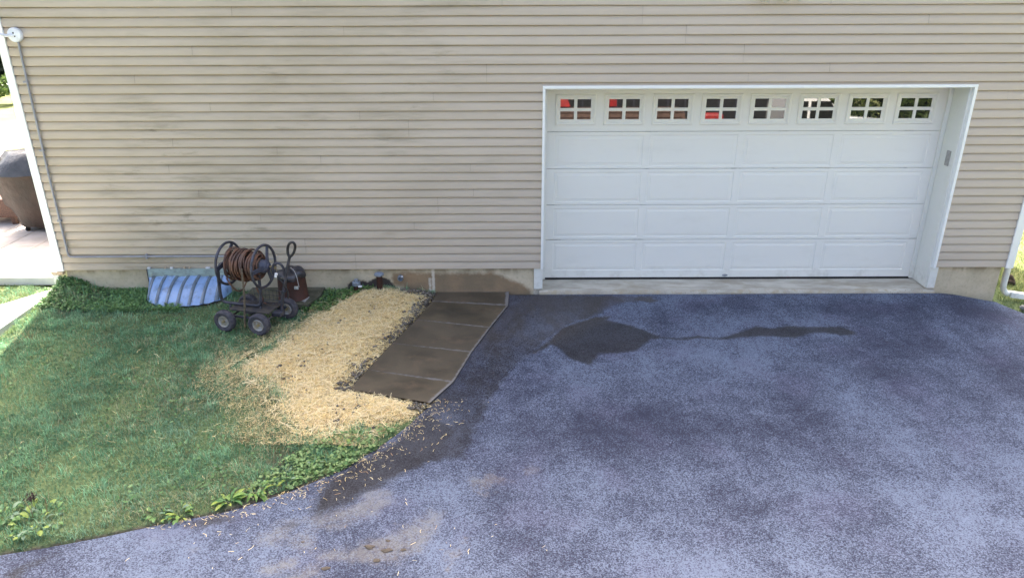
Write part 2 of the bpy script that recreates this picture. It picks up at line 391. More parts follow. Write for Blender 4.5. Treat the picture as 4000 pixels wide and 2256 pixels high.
WALK = [(-1.31, .02), (-1.34, -.18), (-1.45, -.64), (-1.61, -1.19), (-1.72, -1.56), (-1.82, -1.93), (-1.93, -2.33), (-1.58, -2.44), (-1.15, -2.58), (-1.11, -2.56), (-.95, -2.27), (-.80, -1.6), (-.53, -.72), (-.41, -.38), (-.40, .02)]
WET1 = [(-.36, .03), (.44, -.06), (1.38, -.1), (1.45, -.25), (.96, -.28), (.63, -.64), (.34, -.86), (.02, -1.25), (-.12, -1.55), (-.31, -1.84), (-.44, -2.11), (-.58, -2.52), (-.63, -2.8), (-.7, -3.15), (-.78, -3.41), (-1.04, -3.46),
        (-1.38, -3.77), (-1.62, -3.98), (-1.79, -4.12), (-1.89, -4.07), (-1.85, -3.69), (-1.63, -3.46), (-1.35, -3.11), (-1.18, -2.66), (-1.2, -2.3), (-.9, -1.06), (-.5, -.15)]
WET2 = [(-.17, -1.58), (.01, -1.34), (.2, -.98), (.41, -.82), (.62, -.69), (.79, -.68), (.74, -.78), (1.0, -.92), (1.15, -1.06), (1.28, -1.22), (1.49, -1.25), (1.7, -1.18), (1.93, -1.25), (2.13, -1.13), (2.42, -.95), (2.59, -1.01), (2.78, -.94), (3.02, -.98),
        (3.37, -.96), (3.49, -1.12), (3.44, -1.19), (3.27, -1.19), (3.12, -1.12), (2.94, -1.15), (2.75, -1.26), (2.52, -1.21), (2.27, -1.22), (1.97, -1.29), (1.69, -1.25), (1.52, -1.30), (1.28, -1.25), (1.16, -1.28), (1.03, -1.47), (.95, -1.55), (.74, -1.6), (.56, -1.6),
        (.47, -1.8), (.42, -1.84), (.26, -1.74), (.19, -1.6), (.16, -1.5), (.06, -1.39), (-.13, -1.6)]
WET3 = [(.94, -.09), (1.24, -.11), (1.43, -.26), (1.28, -.28), (1.07, -.22)]
WET4 = [(-2.78, -4.21), (-2.63, -4.12), (-2.39, -4.09), (-2.37, -4.16), (-2.58, -4.21), (-2.73, -4.24)]
WET5 = [(-3.77, -4.67), (-3.64, -4.54), (-3.5, -4.46), (-3.49, -4.5), (-3.64, -4.63), (-3.6, -4.76), (-3.71, -4.76)]
WET6 = [(-2.03, -4.22), (-1.95, -4.16), (-1.9, -4.18), (-1.95, -4.26)]
DIRT = [[(-1.88, -4.12), (-1.67, -4.06), (-1.58, -4.01), (-1.46, -3.87), (-1.39, -3.81), (-1.3, -3.94), (-1.37, -4.09), (-1.56, -4.15), (-1.67, -4.25), (-1.82, -4.19)],
        [(-2.18, -4.33), (-2.08, -4.27), (-2.04, -4.2), (-1.94, -4.19), (-1.96, -4.3), (-2.06, -4.39), (-2.14, -4.43)],
        [(-1.92, -4.33), (-1.86, -4.31), (-1.78, -4.37), (-1.8, -4.42), (-1.87, -4.41)],
        [(-1.7, -4.51), (-1.55, -4.46), (-1.4, -4.38), (-1.27, -4.32), (-1.15, -4.28), (-.98, -4.09), (-.91, -4.08), (-.92, -4.21), (-.95, -4.37), (-1.03, -4.46), (-1.16, -4.53), (-1.29, -4.58), (-1.47, -4.55), (-1.65, -4.55)],
        [(-2.05, -4.65), (-1.96, -4.58), (-1.85, -4.54), (-1.84, -4.59), (-1.96, -4.65), (-1.99, -4.7)],
        [(-1.89, -4.73), (-1.81, -4.69), (-1.71, -4.6), (-1.68, -4.66), (-1.78, -4.76), (-1.86, -4.77)],
        [(-.7, -3.69), (-.66, -3.67), (-.63, -3.71), (-.66, -3.75)]]
CLOVER = [(-1.86, -3.12), (-1.37, -2.98), (-1.47, -3.22), (-1.62, -3.5), (-1.88, -3.76), (-2.13, -3.95), (-2.34, -4.04), (-2.36, -3.8), (-2.2, -3.5)]
WELL = [(-4.88, .02), (-4.86, -.18), (-4.72, -.33), (-4.50, -.44), (-4.25, -.48), (-4.05, -.44), (-3.9, -.33), (-3.86, .02)]
SLAB = [(-3.75, .0), (-2.70, .0), (-2.70, -.33), (-2.83, -.55), (-3.75, -.55)]
PATH = [(-6.09, -.06), (-6.03, -.16), (-6.0, -1.3), (-6.0, -3.4), (-8.6, -3.4), (-8.2, -1.9), (-6.42, -.55)]
_ey = np.array([p[1] for p in EDGE])[::-1]; _ex = np.array([p[0] for p in EDGE])[::-1]
def xL(y): return np.interp(y, _ey, _ex)
_rx = [(.05, 5.72), (0, 5.75), (-.15, 5.80), (-.37, 5.92), (-.8, 6.35), (-2, 7.3), (-4, 8.3), (-8, 9), (-14, 9)]
def xR(y): return np.interp(y, [p[0] for p in _rx][::-1], [p[1] for p in _rx][::-1])
def zA(x, y):
    """top of the asphalt"""
    return -.012*np.maximum(0, -y)-.135*sstep(4.95, 5.95, x)*sstep(-2.6, -.3, y)
def H(x, y):
    """top of the lawn soil"""
    x = np.asarray(x, float); y = np.asarray(y, float)
    z = -.012*np.maximum(0, -y)
    left = sstep(0, .45, xL(np.clip(y, -14, .05))-x)
    left = left*sstep(.0, .30, sdf(x, y, WALK)); z = z+.03*left+.015*(fnoise(x, y, 1.3, 3)-.5)*left
    z = z+.17*sstep(-5.35, -6.0, x)*np.exp(-np.maximum(0, -y)/.5)*sstep(-6.12, -5.98, x)+.05*sstep(-6.1, -6.5, x)
    z = z+.012*sstep(.05, -.3, sdf(x, y, STRAW))*sstep(-2.9, -2.2, x)+.05*np.exp(-((x+2.03)**2+(y+.12)**2)/.12)-.012*sstep(.10, .0, sdf(x, y, WALK))
    z = z-.16*sstep(5.0, 5.95, x)*sstep(-2.6, -.3, y)
    return z

# ------------------------------------------------------------------ ground
def build_ground():
    ax = np.concatenate([np.linspace(-140, -9, 40)[:-1], np.arange(-9, -.3, .04), np.linspace(-.3, 5.4, 30)[1:-1], np.arange(5.4, 9, .06), np.linspace(9, 140, 40)[1:]])
    ay = np.concatenate([np.linspace(-140, -9, 40)[:-1], np.arange(-9, -5.2, .2), np.arange(-5.2, .3, .04), np.linspace(.3, 12, 60)[1:-1], np.linspace(12, 170, 45)])
    X, Y = np.meshgrid(ax, ay); Z = H(X, Y)
    yc = np.clip(Y, -14, .05)
    drive = (X > xL(yc)+.03) & (X < xR(yc)-.05) & (Y < .05) & (Y > -14)
    Z = np.where(drive, Z-.12, Z)
    Z = np.where(sdf(X, Y, WALK) < -.03, Z-.12, Z)
    Z = np.where((X > -5.9) & (X < 5.75) & (Y > .06) & (Y < 8.5), -.4, Z)
    Z = np.where((X < -6.15) & (X > -13) & (Y > .12) & (Y < 8.0), -.1, Z)
    s = sdf(X, Y, STRAW); soil = sstep(.0, -.15, s+.25*(fnoise(X, Y, 5, 8)-.5))
    soil = np.maximum(soil, sstep(.32, .15, sdf(X, Y, WALK)))
    e = xL(yc)-X; soil = np.maximum(soil, sstep(.10, .0, e)*sstep(-3, -4, Y))
    soil = np.maximum(soil, sstep(.02, -.05, sdf(X, Y, WELL)))
    soil = np.maximum(soil, .8*sstep(.66, .74, fnoise(X, Y, .8, 21))*(Y < 0))
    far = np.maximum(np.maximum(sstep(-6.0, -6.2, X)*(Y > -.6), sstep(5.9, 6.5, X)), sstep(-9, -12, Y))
    o = npmesh('lawn', np.stack([X, Y, Z], -1).reshape(-1, 3), grid_faces(len(ax), len(ay)), None, M['ground'],
               {'soil': soil.ravel(), 'far': far.ravel(), 'litter': (sstep(-.12, -.3, s+.25*(fnoise(X, Y, 6, 60)-.5))).ravel()}, smooth=True)
    tag(o, kind='structure')

def build_drive():
    ay = np.concatenate([np.linspace(-14, -5.4, 40)[:-1], np.arange(-5.4, -.0301, .022), [-.03]])
    n = 430; t = np.linspace(0, 1, n)
    xl = xL(ay)-.07*(ay > -2.5)+.02*(vnoise(ay, ay*0, 6, 2)-.5)+.012*(vnoise(ay, ay*0, 22, 4)-.5); xr = xR(ay)
    X = xl[:, None]*(1-t)+xr[:, None]*t; Y = np.repeat(ay[:, None], n, 1)
    Z = zA(X, Y)+.006*(fnoise(X, Y, 1.1, 6)-.5)
    Z[:, 0] -= .06; Z[:, -1] -= .06; Z[-1, :] -= .02
    wet = np.full(X.shape, 9.)
    for P in (WET1, WET3, WET4, WET5, WET6): wet = np.minimum(wet, sdf(X, Y, P))
    puddle = np.minimum(sdf(X, Y, WET2), sdf(X, Y, [(-1.15, -2.66), (-.78, -3.0), (-1.0, -3.46), (-1.38, -3.77), (-1.79, -4.12), (-1.89, -4.07), (-1.85, -3.69), (-1.35, -3.11)])+.04)
    dirt = np.full(X.shape, 9.)
    for P in DIRT: dirt = np.minimum(dirt, sdf(X, Y, P))
    warm = sstep(.35, -.1, sdf(X, Y, WET1))*sstep(-1.9, -1.0, Y)
    g = lambda a, b, r, s: np.exp(-(((X-a)/r)**2+((Y-b)/s)**2))
    dark = np.clip(g(.9, -2.8, .7, .35)+g(2.1, -3.0, .6, .5)+.8*g(4.3, -1.8, 1.6, .9)+.9*g(3.2, -.45, 2.2, .3)+.7*g(.2, -3.3, .6, .4)+.6*g(5.4, -.6, .6, .6)+.5*g(2.3, -4.3, .5, .7)-.5*g(1.6, -1.75, 1.1, .3)-.6*g(3.0, -4.0, .9, .6)+.2*g(-1.8, -4.5, 1.6, .5), -1, 1.2)
    tan = sstep(0.2, -.8, X)*sstep(-3.4, -4.0, Y)+.35*g(-.4, -3.8, .8, .5)
    o = npmesh('driveway', np.stack([X, Y, Z], -1).reshape(-1, 3), grid_faces(n, len(ay)), None, M['asphalt'],
               {'wet': np.clip(wet, -.5, .5).ravel(), 'puddle': np.clip(puddle, -.5, .5).ravel(), 'dirt': np.clip(dirt, -.5, .5).ravel(), 'dark': dark.ravel(), 'warmwet': warm.ravel(), 'tan': tan.ravel()}, smooth=True)
    tag(o, kind='structure')

build_ground(); build_drive()

def build_walk():
    root = empty('walkway', (-1.1, -1.2, 0)); tag(root, kind='structure')
    L = [(-1.31, .0), (-1.345, -.26), (-1.47, -.78), (-1.665, -1.37), (-1.83, -1.95), (-1.93, -2.33)]
    R = [(-.40, .0), (-.41, -.385), (-.61, -.99), (-.79, -1.58), (-.94, -2.2), (-1.13, -2.58)]
    for i in range(5):
        a, b, c, d = np.array(L[i]), np.array(R[i]), np.array(R[i+1]), np.array(L[i+1])
        nu, nv = 60, 40; u = np.linspace(0, 1, nu); v = np.linspace(0, 1, nv); U, Vv = np.meshgrid(u, v)
        g = .0012 if 0 < i else -.03
        P = (a*(1-U[..., None])+b*U[..., None])*(1-Vv[..., None])+(d*(1-U[..., None])+c*U[..., None])*Vv[..., None]
        P[..., 1] -= g*(1-Vv); P[..., 1] += .0012*Vv*(i < 4)
        du = U*np.linalg.norm(b-a); dr = (1-U)*np.linalg.norm(b-a); dv = Vv*np.linalg.norm(d-a); de = (1-Vv)*np.linalg.norm(d-a)
        edge = np.minimum(dr-.006-(.022 if i == 0 else 0)-.012*(i == 4), np.minimum(dv+.001 if i else dv+.012, de+.001 if i < 4 else de+.03)+.012*(1-U)**2*(i > 0))
        edge = np.minimum(edge, du+.02 if i in (1, 2) else du+.03)
        z = np.full(U.shape, .016)-.012*np.abs(P[..., 1])
        rim = np.minimum(np.minimum(du, dr), np.minimum(dv, de)); z = z-.002*np.exp(-rim/.003)
        Vt = np.concatenate([P, z[..., None]], -1).reshape(-1, 3); F = grid_faces(nu, nv)
        bd = np.concatenate([np.arange(nu), np.arange(1, nv)*nu+nu-1, (nv-1)*nu+np.arange(nu-2, -1, -1), np.arange(nv-2, 0, -1)*nu])
        lo = Vt[bd].copy(); lo[:, 2] -= .11; k = len(Vt); m = len(bd)
        sk = np.array([(bd[j], k+j, k+(j+1) % m, bd[(j+1) % m]) for j in range(m)])
        soak = sstep(.40, .12, np.abs(U-.42)+.9*np.abs(Vv-.5)+.25*(fnoise(P[..., 0], P[..., 1], 7, 5)-.5))*(.8 if i == 1 else 0); sk_ = np.concatenate([soak.ravel(), soak.ravel()[bd]]); Vt = np.concatenate([Vt, lo]); ed = np.concatenate([edge.ravel(), edge.ravel()[bd]])
        npmesh('slab', Vt, np.concatenate([F[:, ::-1], sk]), None, M['walk'], {'edge': ed, 'soak': sk_}, parent=root)
build_walk()

ap = MB()
def build_apron():
    nx, prof = 200, [(.42, .050), (.30, .047), (.15, .041), (.05, .036), (.0, .031), (-.018, .024), (-.026, .008), (-.03, -.02), (-.03, -.12)]
    x = np.linspace(-.02, 4.95, nx); V = []
    for (y, z) in prof:
        yy = y+(.012*(fnoise(x, x*0+y*3, 5, 4)-.5)*(y < .06)+.008*(vnoise(x, x*0, 40, 1)-.5)*(y < .02))
        zz = z+.010*(fnoise(x, x*0+y, 7, 9)-.5)*(y < .03)-.02*(x/5)*(y < .1)*0
        V.append(np.stack([x, yy, zz], -1))
    o = npmesh('garage_apron', np.concatenate(V), grid_faces(nx, len(prof))[:, ::-1], None, M['apron'], smooth=True)
    tag(o, kind='structure')
build_apron()

# ------------------------------------------------------------------ the house
house = empty('house', (0, 0.3, 0), 'two storey house front with taupe lap siding and a wide white garage door', 'house')
C0, EXP, TOP = .335, .1016, 6.55
X0, X1 = -5.93, 5.775

def board(x0, x1, n, zcut=None, dy=0., parent=house):
    zb = C0+n*EXP; m = max(2, int((x1-x0)/.22)); x = np.linspace(x0, x1, m)
    prof = [(.036, .0), (.0015, -.0005), (0, .0015), (0, .005), (.007, .045), (.0145, EXP-.0155), (.030, EXP-.006), (.036, EXP+.004)]
    V = []
    for (y, z) in prof:
        zz = z
        if zcut is not None: zz = max(z, zcut-zb)
        w = .0036*(vnoise(x, x*0+n*3.1, 1.4, 7)-.5)+.001*(vnoise(x, x*0+n*1.7, 5, 3)-.5)
        wz = .0050*(vnoise(x, x*0+n*5.3, .8, 9)-.5)*(z < .02)
        V.append(np.stack([x, y+dy+w*(y < .03), zb+zz+wz], -1))
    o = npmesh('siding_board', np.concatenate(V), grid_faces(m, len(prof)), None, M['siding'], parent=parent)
    return o

JO = {30: [-.46, 3.1], 29: [1.07, -3.4], 28: [1.07, 4.2], 27: [1.56, -2.2], 26: [1.56], 25: [2.22, -3.9], 24: [2.22], 23: [-.64, 3.2], 22: [-.64, 2.3, -4.6], 21: [5.3, -2.5], 20: [5.27, -1.25], 19: [-3.8], 18: [-2.1], 17: [-1.55],
      16: [-1.55], 15: [-4.3], 14: [-3.1], 13: [-2.6], 12: [-.85, -4.4], 9: [-.82, -4.1], 8: [-1.25], 7: [-1.25], 6: [-3.4], 5: [-1.55], 3: [-2.9], 2: [-2.9], 1: [-2.3], 0: [-2.3]}
GX0, GX1, GZ = -.004, 4.899, 2.536
for n in range(0, 33):
    spans = [(X0, X1)] if n >= 22 else ([(X0, GX0), (GX1, X1)] if n < 21 else None)
    cuts = sorted(JO.get(n, []))
    if n == 21:
        board(X0, GX0, n); board(GX0+.0005, GX1-.0005, n, GZ); board(GX1, X1, n, None); continue
    for (a, b) in spans:
        c = [k for k in cuts if a+.2 < k < b-.2]; e = [a]+c+[b]
        for i in range(len(e)-1):
            board(e[i]+(.0025 if i else 0), e[i+1], n, None, .0022*(i % 2))
def upper():
    V, F, k = [], [], 0
    for n in range(33, 61):
        zb = C0+n*EXP; pr = [(.017, 0), (0, 0), (0, .005), (.0172, EXP+.004)]
        V += [(x, y, zb+z) for (y, z) in pr for x in (X0, X1)]
        F += [(k+2*i, k+2*i+1, k+2*i+3, k+2*i+2) for i in range(3)]; k += 8
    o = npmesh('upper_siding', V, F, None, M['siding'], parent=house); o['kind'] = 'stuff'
upper()

b = MB()
b.box(X0, GX0-.03, .041, .16, .34, TOP).box(GX1+.03, X1+.02, .041, .16, .34, TOP).box(GX0-.03, GX1+.03, .041, .16, 2.56, TOP)
b.box(-5.99, -5.84, .16, 8.4, .2, TOP).box(5.66, 5.81, .16, 8.4, -.3, TOP).box(-5.99, 5.81, 8.4, 8.55, -.3, TOP)
b.build('wall', M['core'], house)
def side_siding(x, s):
    V, F, k = [], [], 0
    for n in range(61):
        zb = C0+n*EXP; pr = [(.017, 0), (0, 0), (0, .005), (.0172, EXP+.004)]
        V += [(x-s*(.014-y), yy, zb+z) for (y, z) in pr for yy in (.02, 8.55)]
        F += [(k+2*i, k+2*i+1, k+2*i+3, k+2*i+2)[::-1 if s > 0 else 1] for i in range(3)]; k += 8
    o = npmesh('side_siding', V, F, None, M['siding'], parent=house); o['kind'] = 'stuff'
side_siding(-6.0, 1); side_siding(5.82, -1)

def build_found(x0, x1):
    nx, nz = max(30, int((x1-x0)/.016)), 44
    x = np.linspace(x0, x1, nx); z = np.linspace(-.32, .345, nz); X, Z = np.meshgrid(x, z)
    Y = .034+.006*(fnoise(X, Z, 3, 5)-.5)+.004*(fnoise(X, Z, 14, 6)-.5)
    wet = np.minimum(sdf(X, Z, [(-1.86, .27), (-1.42, .275), (-1.28, .26), (-.62, .27), (-.42, .20), (-.2, .09), (-.12, .03), (-.12, -.1), (-1.72, -.1), (-1.72, .08), (-1.86, .12)]), 9)
    damp = np.minimum(sdf(X, Z, [(-2.22, -.1), (-2.2, .13), (-2.1, .20), (-2.0, .22), (-1.9, .19), (-1.83, .10), (-1.85, .02), (-2.1, -.1)]), sdf(X, Z, [(-2.44, -.1), (-2.44, .13), (-2.33, .19), (-2.2, .17), (-2.12, .08), (-2.1, -.1)]))
    salt = np.minimum(sdf(X, Z, [(-1.362, .34), (-1.335, .34), (-1.340, -.1), (-1.366, -.1)]), sdf(X, Z, [(-1.405, .2), (-1.39, .2), (-1.385, -.1), (-1.40, -.1)]))
    V = np.stack([X, Y, Z], -1).reshape(-1, 3); k = len(V)
    # left and right returns and a small ledge under the siding
    V = np.concatenate([V, [(x0, .4, -.32), (x0, .4, .345), (x1, .4, -.32), (x1, .4, .345)]])
    q = np.concatenate([grid_faces(nx, nz), [(0, (nz-1)*nx, k+1, k)], [(nx-1, k+2, k+3, nz*nx-1)]])
    pad = lambda a: np.concatenate([np.clip(a.ravel(), -.4, .4), [.4]*4])
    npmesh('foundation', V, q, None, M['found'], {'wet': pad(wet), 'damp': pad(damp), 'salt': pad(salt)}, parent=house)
build_found(-5.93, -.089); build_found(4.956, 5.745)
MB().box(-.0885, -.012, .036, .4, -.3, .053).build('foundation_end', M['found'], house); MB().box(4.86, 4.9555, .036, .4, -.3, .050).build('foundation_end', M['found'], house)
MB().box(-.087, .0205, .016, .0375, .056, .330).build('jamb_foot', M['jamb'], house, bevel=.002); MB().box(4.858, 4.954, .016, .0375, .053, .330).build('jamb_foot', M['jamb'], house, bevel=.002)
MB().box(5.60, 5.735, .4, 8.4, -.5, .33).build('foundation_side', M['found'], house); MB().box(-5.93, -5.8, .4, 8.4, -.4, .33).build('foundation_side', M['found'], house)

# corner posts, door surround
MB().box(-6.022, -5.93, -.012, .012, .325, TOP).box(-6.022, -6.002, .012, .1, .325, TOP).build('corner_trim', M['trim'], house, bevel=.003)
MB().box(5.768, 5.862, -.012, .012, .322, TOP).box(5.842, 5.862, .012, .1, .322, TOP).build('corner_trim', M['trim'], house, bevel=.003)
MB().box(-.006, .023, -.014, .042, .328, 2.5035).build('door_trim', M['trim'], house, bevel=.002)
MB().box(4.868, 4.901, -.014, .042, .325, 2.5035).build('door_trim', M['trim'], house, bevel=.002)
MB().box(-.006, 4.901, -.014, .042, 2.504, 2.536).build('door_trim', M['trim'], house, bevel=.002)
MB().box(4.848, 4.955, .038, .40, .052, 2.55).build('door_jamb', M['jamb'], house, bevel=.003)
MB().box(-.088, .021, .038, .40, .055, 2.55).build('door_jamb', M['jamb'], house, bevel=.003)
MB().box(.022, 4.847, .038, .40, 2.512, 2.56).build('door_header', M['jamb'], house)
MB().box(.0215, .066, .335, .359, .06, 2.447).build('door_stop', M['jamb'], house, bevel=.004)
MB().box(4.796, 4.8475, .335, .359, .062, 2.447).build('door_stop', M['jamb'], house, bevel=.004)
MB().box(.0225, 4.8465, .335, .359, 2.448, 2.5115).build('door_stop', M['jamb'], house, bevel=.004)
# roof: low gable, ridge along the front
r = MB(); ye, yr, ze, zr = -.35, 4.2, TOP-.02, TOP+1.55
r.add([(-6.05, ye, ze), (5.9, ye, ze), (5.9, yr, zr), (-6.05, yr, zr), (5.9, 8.9, ze), (-6.05, 8.9, ze), (-6.05, ye, ze-.16), (5.9, ye, ze-.16), (5.9, 8.9, ze-.16), (-6.05, 8.9, ze-.16)],
      [(0, 1, 2, 3), (3, 2, 4, 5), (6, 7, 1, 0), (5, 4, 8, 9), (7, 6, 9, 8), (0, 3, 5, 9, 6), (1, 7, 8, 4, 2)])
r.build('roof', M['roof'], house)

# ---- garage door
DY = .36
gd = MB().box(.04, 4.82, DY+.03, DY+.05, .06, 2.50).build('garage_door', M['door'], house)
MB().box(.05, 4.81, DY-.006, DY+.03, .046, .0715).build('bottom_seal', M['black'], gd)
SZ = [.0725, .592, 1.048, 1.505, 1.957, 2.462]; DX0, DX1 = .055, 4.81
PX = [(.163, 1.233), (1.311, 2.374), (2.457, 3.532), (3.615, 4.693)]
def sheet_with_holes(name, x0, x1, z0, z1, holes, y, mat, parent, lip=.03):
    """flat face with rectangular openings, rounded-in top and bottom edge"""
    xs = sorted({x0, x1, *[h[0] for h in holes], *[h[1] for h in holes]}); zs = sorted({z0, z1, *[h[2] for h in holes], *[h[3] for h in holes]})
    m = MB(); V = [(x, y, z) for z in zs for x in xs]; nx = len(xs); F = []
    for j in range(len(zs)-1):
        for i in range(nx-1):
            cx, cz = (xs[i]+xs[i+1])/2, (zs[j]+zs[j+1])/2
            if any(h[0] < cx < h[1] and h[2] < cz < h[3] for h in holes): continue
            F.append((j*nx+i, j*nx+i+1, (j+1)*nx+i+1, (j+1)*nx+i))
    m.add(V, F)
    e = .003
    m.add([(x0, y, z1), (x1, y, z1), (x1, y+lip, z1+e), (x0, y+lip, z1+e)], [(0, 1, 2, 3)])
    m.add([(x0, y, z0), (x1, y, z0), (x1, y+lip, z0-e), (x0, y+lip, z0-e)], [(3, 2, 1, 0)])
    return m.build(name, mat, parent)
def rings(m, x0, x1, z0, z1, steps, close=True):
    """concentric rectangular rings: (inset, y)"""
    V = []; F = []
    for (d, y) in steps: V += [(x0+d, y, z0+d), (x1-d, y, z0+d), (x1-d, y, z1-d), (x0+d, y, z1-d)]
    for i in range(len(steps)-1):
        for k in range(4): F.append((4*i+k, 4*i+(k+1) % 4, 4*i+4+(k+1) % 4, 4*i+4+k))
    if close: k = 4*(len(steps)-1); F.append((k, k+1, k+2, k+3))
    m.add(V, F)
for i in range(4):
    z0, z1 = SZ[i]+.003, SZ[i+1]-.003; pz1 = SZ[i+1]-.043; pz0 = pz1-.375
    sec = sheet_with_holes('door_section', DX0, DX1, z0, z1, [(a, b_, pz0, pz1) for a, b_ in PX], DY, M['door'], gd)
    for a, b_ in PX:
        m = MB(); rings(m, a, b_, pz0, pz1, [(0, DY), (.004, DY+.005), (.010, DY+.006), (.040, DY+.003), (.044, DY+.0005), (.050, DY+.001)])
        m.build('door_panel', M['door'], gd)
WX = [(.16+.5775*i, .16+.5775*i+.486) for i in range(8)]; WZ = (2.035, 2.398)
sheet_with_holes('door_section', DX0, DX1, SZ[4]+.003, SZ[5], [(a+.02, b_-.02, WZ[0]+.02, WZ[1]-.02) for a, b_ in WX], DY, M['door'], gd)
for wi, (a, b_) in enumerate(WX):
    m = MB(); rings(m, a, b_, WZ[0], WZ[1], [(-.001, DY+.002), (.001, DY-.007), (.008, DY-.014), (.024, DY-.013), (.030, DY-.005), (.038, DY-.004), (.042, DY+.003)], False)
    x0, x1, z0, z1 = a+.042, b_-.042, WZ[0]+.042, WZ[1]-.042; cx, cz = (x0+x1)/2, (z0+z1)/2; t = .018
    px = [(x0+t, cx-t), (cx+t, x1-t)]; pz = [(z0+t+.006, cz-t), (cz+t, z1-t)]
    m2 = sheet_with_holes('window_frame', x0, x1, z0, z1, [(p[0], p[1], q[0], q[1]) for p in px for q in pz], DY+.003, M['door'], gd)
    fr = m.build('window_surround', M['door'], gd)
    for p in px:
        for q in pz:
            mm = MB(); rings(mm, p[0], p[1], q[0], q[1], [(-.0005, DY+.0028), (.002, DY+.010)], False)
            mm.build('pane_bead', M['door'], gd)
            tl = .052*(q[1]-q[0])
            MB().add([(p[0], DY+.0085-.000, q[0]), (p[1], DY+.0085, q[0]), (p[1], DY+.0085+tl, q[1]), (p[0], DY+.0085+tl, q[1])], [(0, 1, 2, 3)]).build('pane', M['glass'], gd)
# oval badge and a chip mark
m = MB(); m.lathe([(.036, 0), (.036, .003), (.03, .005)], (0, 0, 0), (0, -1, 0), 20); m.v[0][:, 2] *= .45; m.v[0] += np.array([2.406, DY-.0005, .101]); m.build('badge', M['badge'], gd)

kp = MB().box(4.832, 4.847, .12, .195, 1.575, 1.755).build('keypad', M['keypad'], None, bevel=.006)
tag(kp, 'grey garage door keypad on the right door jamb', 'keypad')

# ------------------------------------------------------------------ things on the wall
cr = empty('security_camera', (-5.80, -.01, 3.1), 'white security camera on a round base at the top left of the wall', 'camera')
MB().lathe([(.078, 0), (.078, .03), (.07, .042), (.0, .046)], (-5.80, .004, 3.1), (0, -1, 0), 32).build('mounting_base', M['camw'], cr, smooth=True)
MB().tube([(-5.81, -.03, 3.095), (-5.86, -.075, 3.095), (-5.93, -.11, 3.115), (-6.02, -.14, 3.14), (-6.06, -.16, 3.10), (-6.05, -.18, 3.02)], .017, 12).build('arm', M['camw'], cr, smooth=True)
ca = np.array([-.12, -.62, -.76]); ca /= np.linalg.norm(ca); cc = np.array([-5.985, -.19, 3.035])
MB().lathe([(.0, -.09), (.04, -.085), (.042, .0), (.042, .06), (.046, .065), (.046, .085), (.036, .085), (.034, .07)], cc, ca, 24).build('camera_body', M['camw'], cr, smooth=True)
MB().lathe([(.0, .066), (.034, .066), (.03, .078), (.0, .08)], cc, ca, 20, cap=False).build('lens', M['lens'], cr, smooth=True)
MB().lathe([(.008, 0), (.008, .004)], (-5.80, -.042, 3.12), (0, -1, 0), 10).add(*(lambda q: (q.v[0], q.f))(MB().lathe([(.008, 0), (.008, .004)], (-5.79, -.042, 3.085), (0, -1, 0), 10))).build('screw', M['lens'], cr)

co = empty('conduit', (-5.8, -.02, 1.0), 'thin grey cable conduit running down the left of the siding and along its foot', 'conduit')
MB().tube([(-5.783, -.018, 3.04), (-5.79, -.018, 2.8), (-5.815, -.018, 1.6), (-5.822, -.018, .62), (-5.82, -.018, .545), (-5.80, -.018, .520), (-5.75, -.018, .515), (-4.9, -.018, .520), (-3.95, -.018, .520), (-3.86, -.018, .515), (-3.82, -.018, .46), (-3.82, -.012, .33), (-3.82, .02, .31)], .0125, 10).build('pipe', M['conduit'], co, smooth=True)
for (x, z, h) in ((-5.822, 1.83, 0), (-5.81, 2.6, 0), (-4.86, .52, 1), (-5.822, .98, 0)):
    m = MB()
    if h: m.box(x-.012, x+.012, -.034, .0, z-.03, z+.03)
    else: m.box(x-.026, x+.026, -.034, .0, z-.011, z+.011)
    m.build('strap', M['conduit'], co, bevel=.004)
tag(MB().tube([(-3.82, .0, .478), (-3.6, -.008, .48), (-3.3, -.008, .482)], .005, 6).build('cable', M['conduit'], co))

fl = empty('flood_light', (2.55, 0, 3.5), 'cream twin head flood light above the garage door', 'light')
MB().lathe([(.06, 0), (.06, .03), (.045, .04)], (2.56, .0, 3.50), (0, -1, 0), 24).build('base_plate', M['flood'], fl, smooth=True)
for (x, rr) in ((2.352, .045), (2.575, .036)):
    h = MB().lathe([(.018, .0), (rr*.8, .03), (rr, .085), (rr, .10), (rr*.85, .098)], (x, -.07, 3.515), (0, -.35, -1), 22).build('lamp_head', M['flood'], fl, smooth=True)
    MB().tube([(2.56+(x-2.56)*.2, -.02, 3.50), (x, -.06, 3.53)], .011, 8).build('lamp_arm', M['flood'], fl)
MB().lathe([(.0, .0), (.022, .01), (.03, .04), (.012, .062), (.0, .066)], (2.735, -.05, 3.475), (0, -.3, -1), 16).build('motion_sensor', M['flood'], fl, smooth=True)

def capped_pipe(x, y, z0, z1, label, square):
    e = empty('capped_pipe', (x, y, z0), label, 'pipe', 'capped iron pipes by the foundation')
    MB().lathe([(.041, z0), (.037, (z0+z1)/2), (.036, z1)], (x, y, 0), (0, 0, 1), 18).build('pipe_shaft', M['pipe'], e, smooth=True)
    m = MB()
    if square: m.lathe([(.050, z1-.02), (.052, z1+.022), (.044, z1+.028)], (x, y, 0), (0, 0, 1), 20); m.box(x-.022, x+.022, y-.022, y+.022, z1+.026, z1+.055)
    else: m.lathe([(.045, z1-.012), (.060, z1-.002), (.060, z1+.012), (.048, z1+.024), (.012, z1+.030)], (x, y, 0), (0, 0, 1), 24)
    m.build('pipe_cap', M['cap'], e, smooth=True)
    if square: MB().box(x+.03, x+.075, y-.05, y-.03, z0+.155, z0+.172).build('white_clip', M['camw'], e)
capped_pipe(-2.29, -.10, .0, .185, 'short rusty pipe with a square grey plug by the foundation', True)
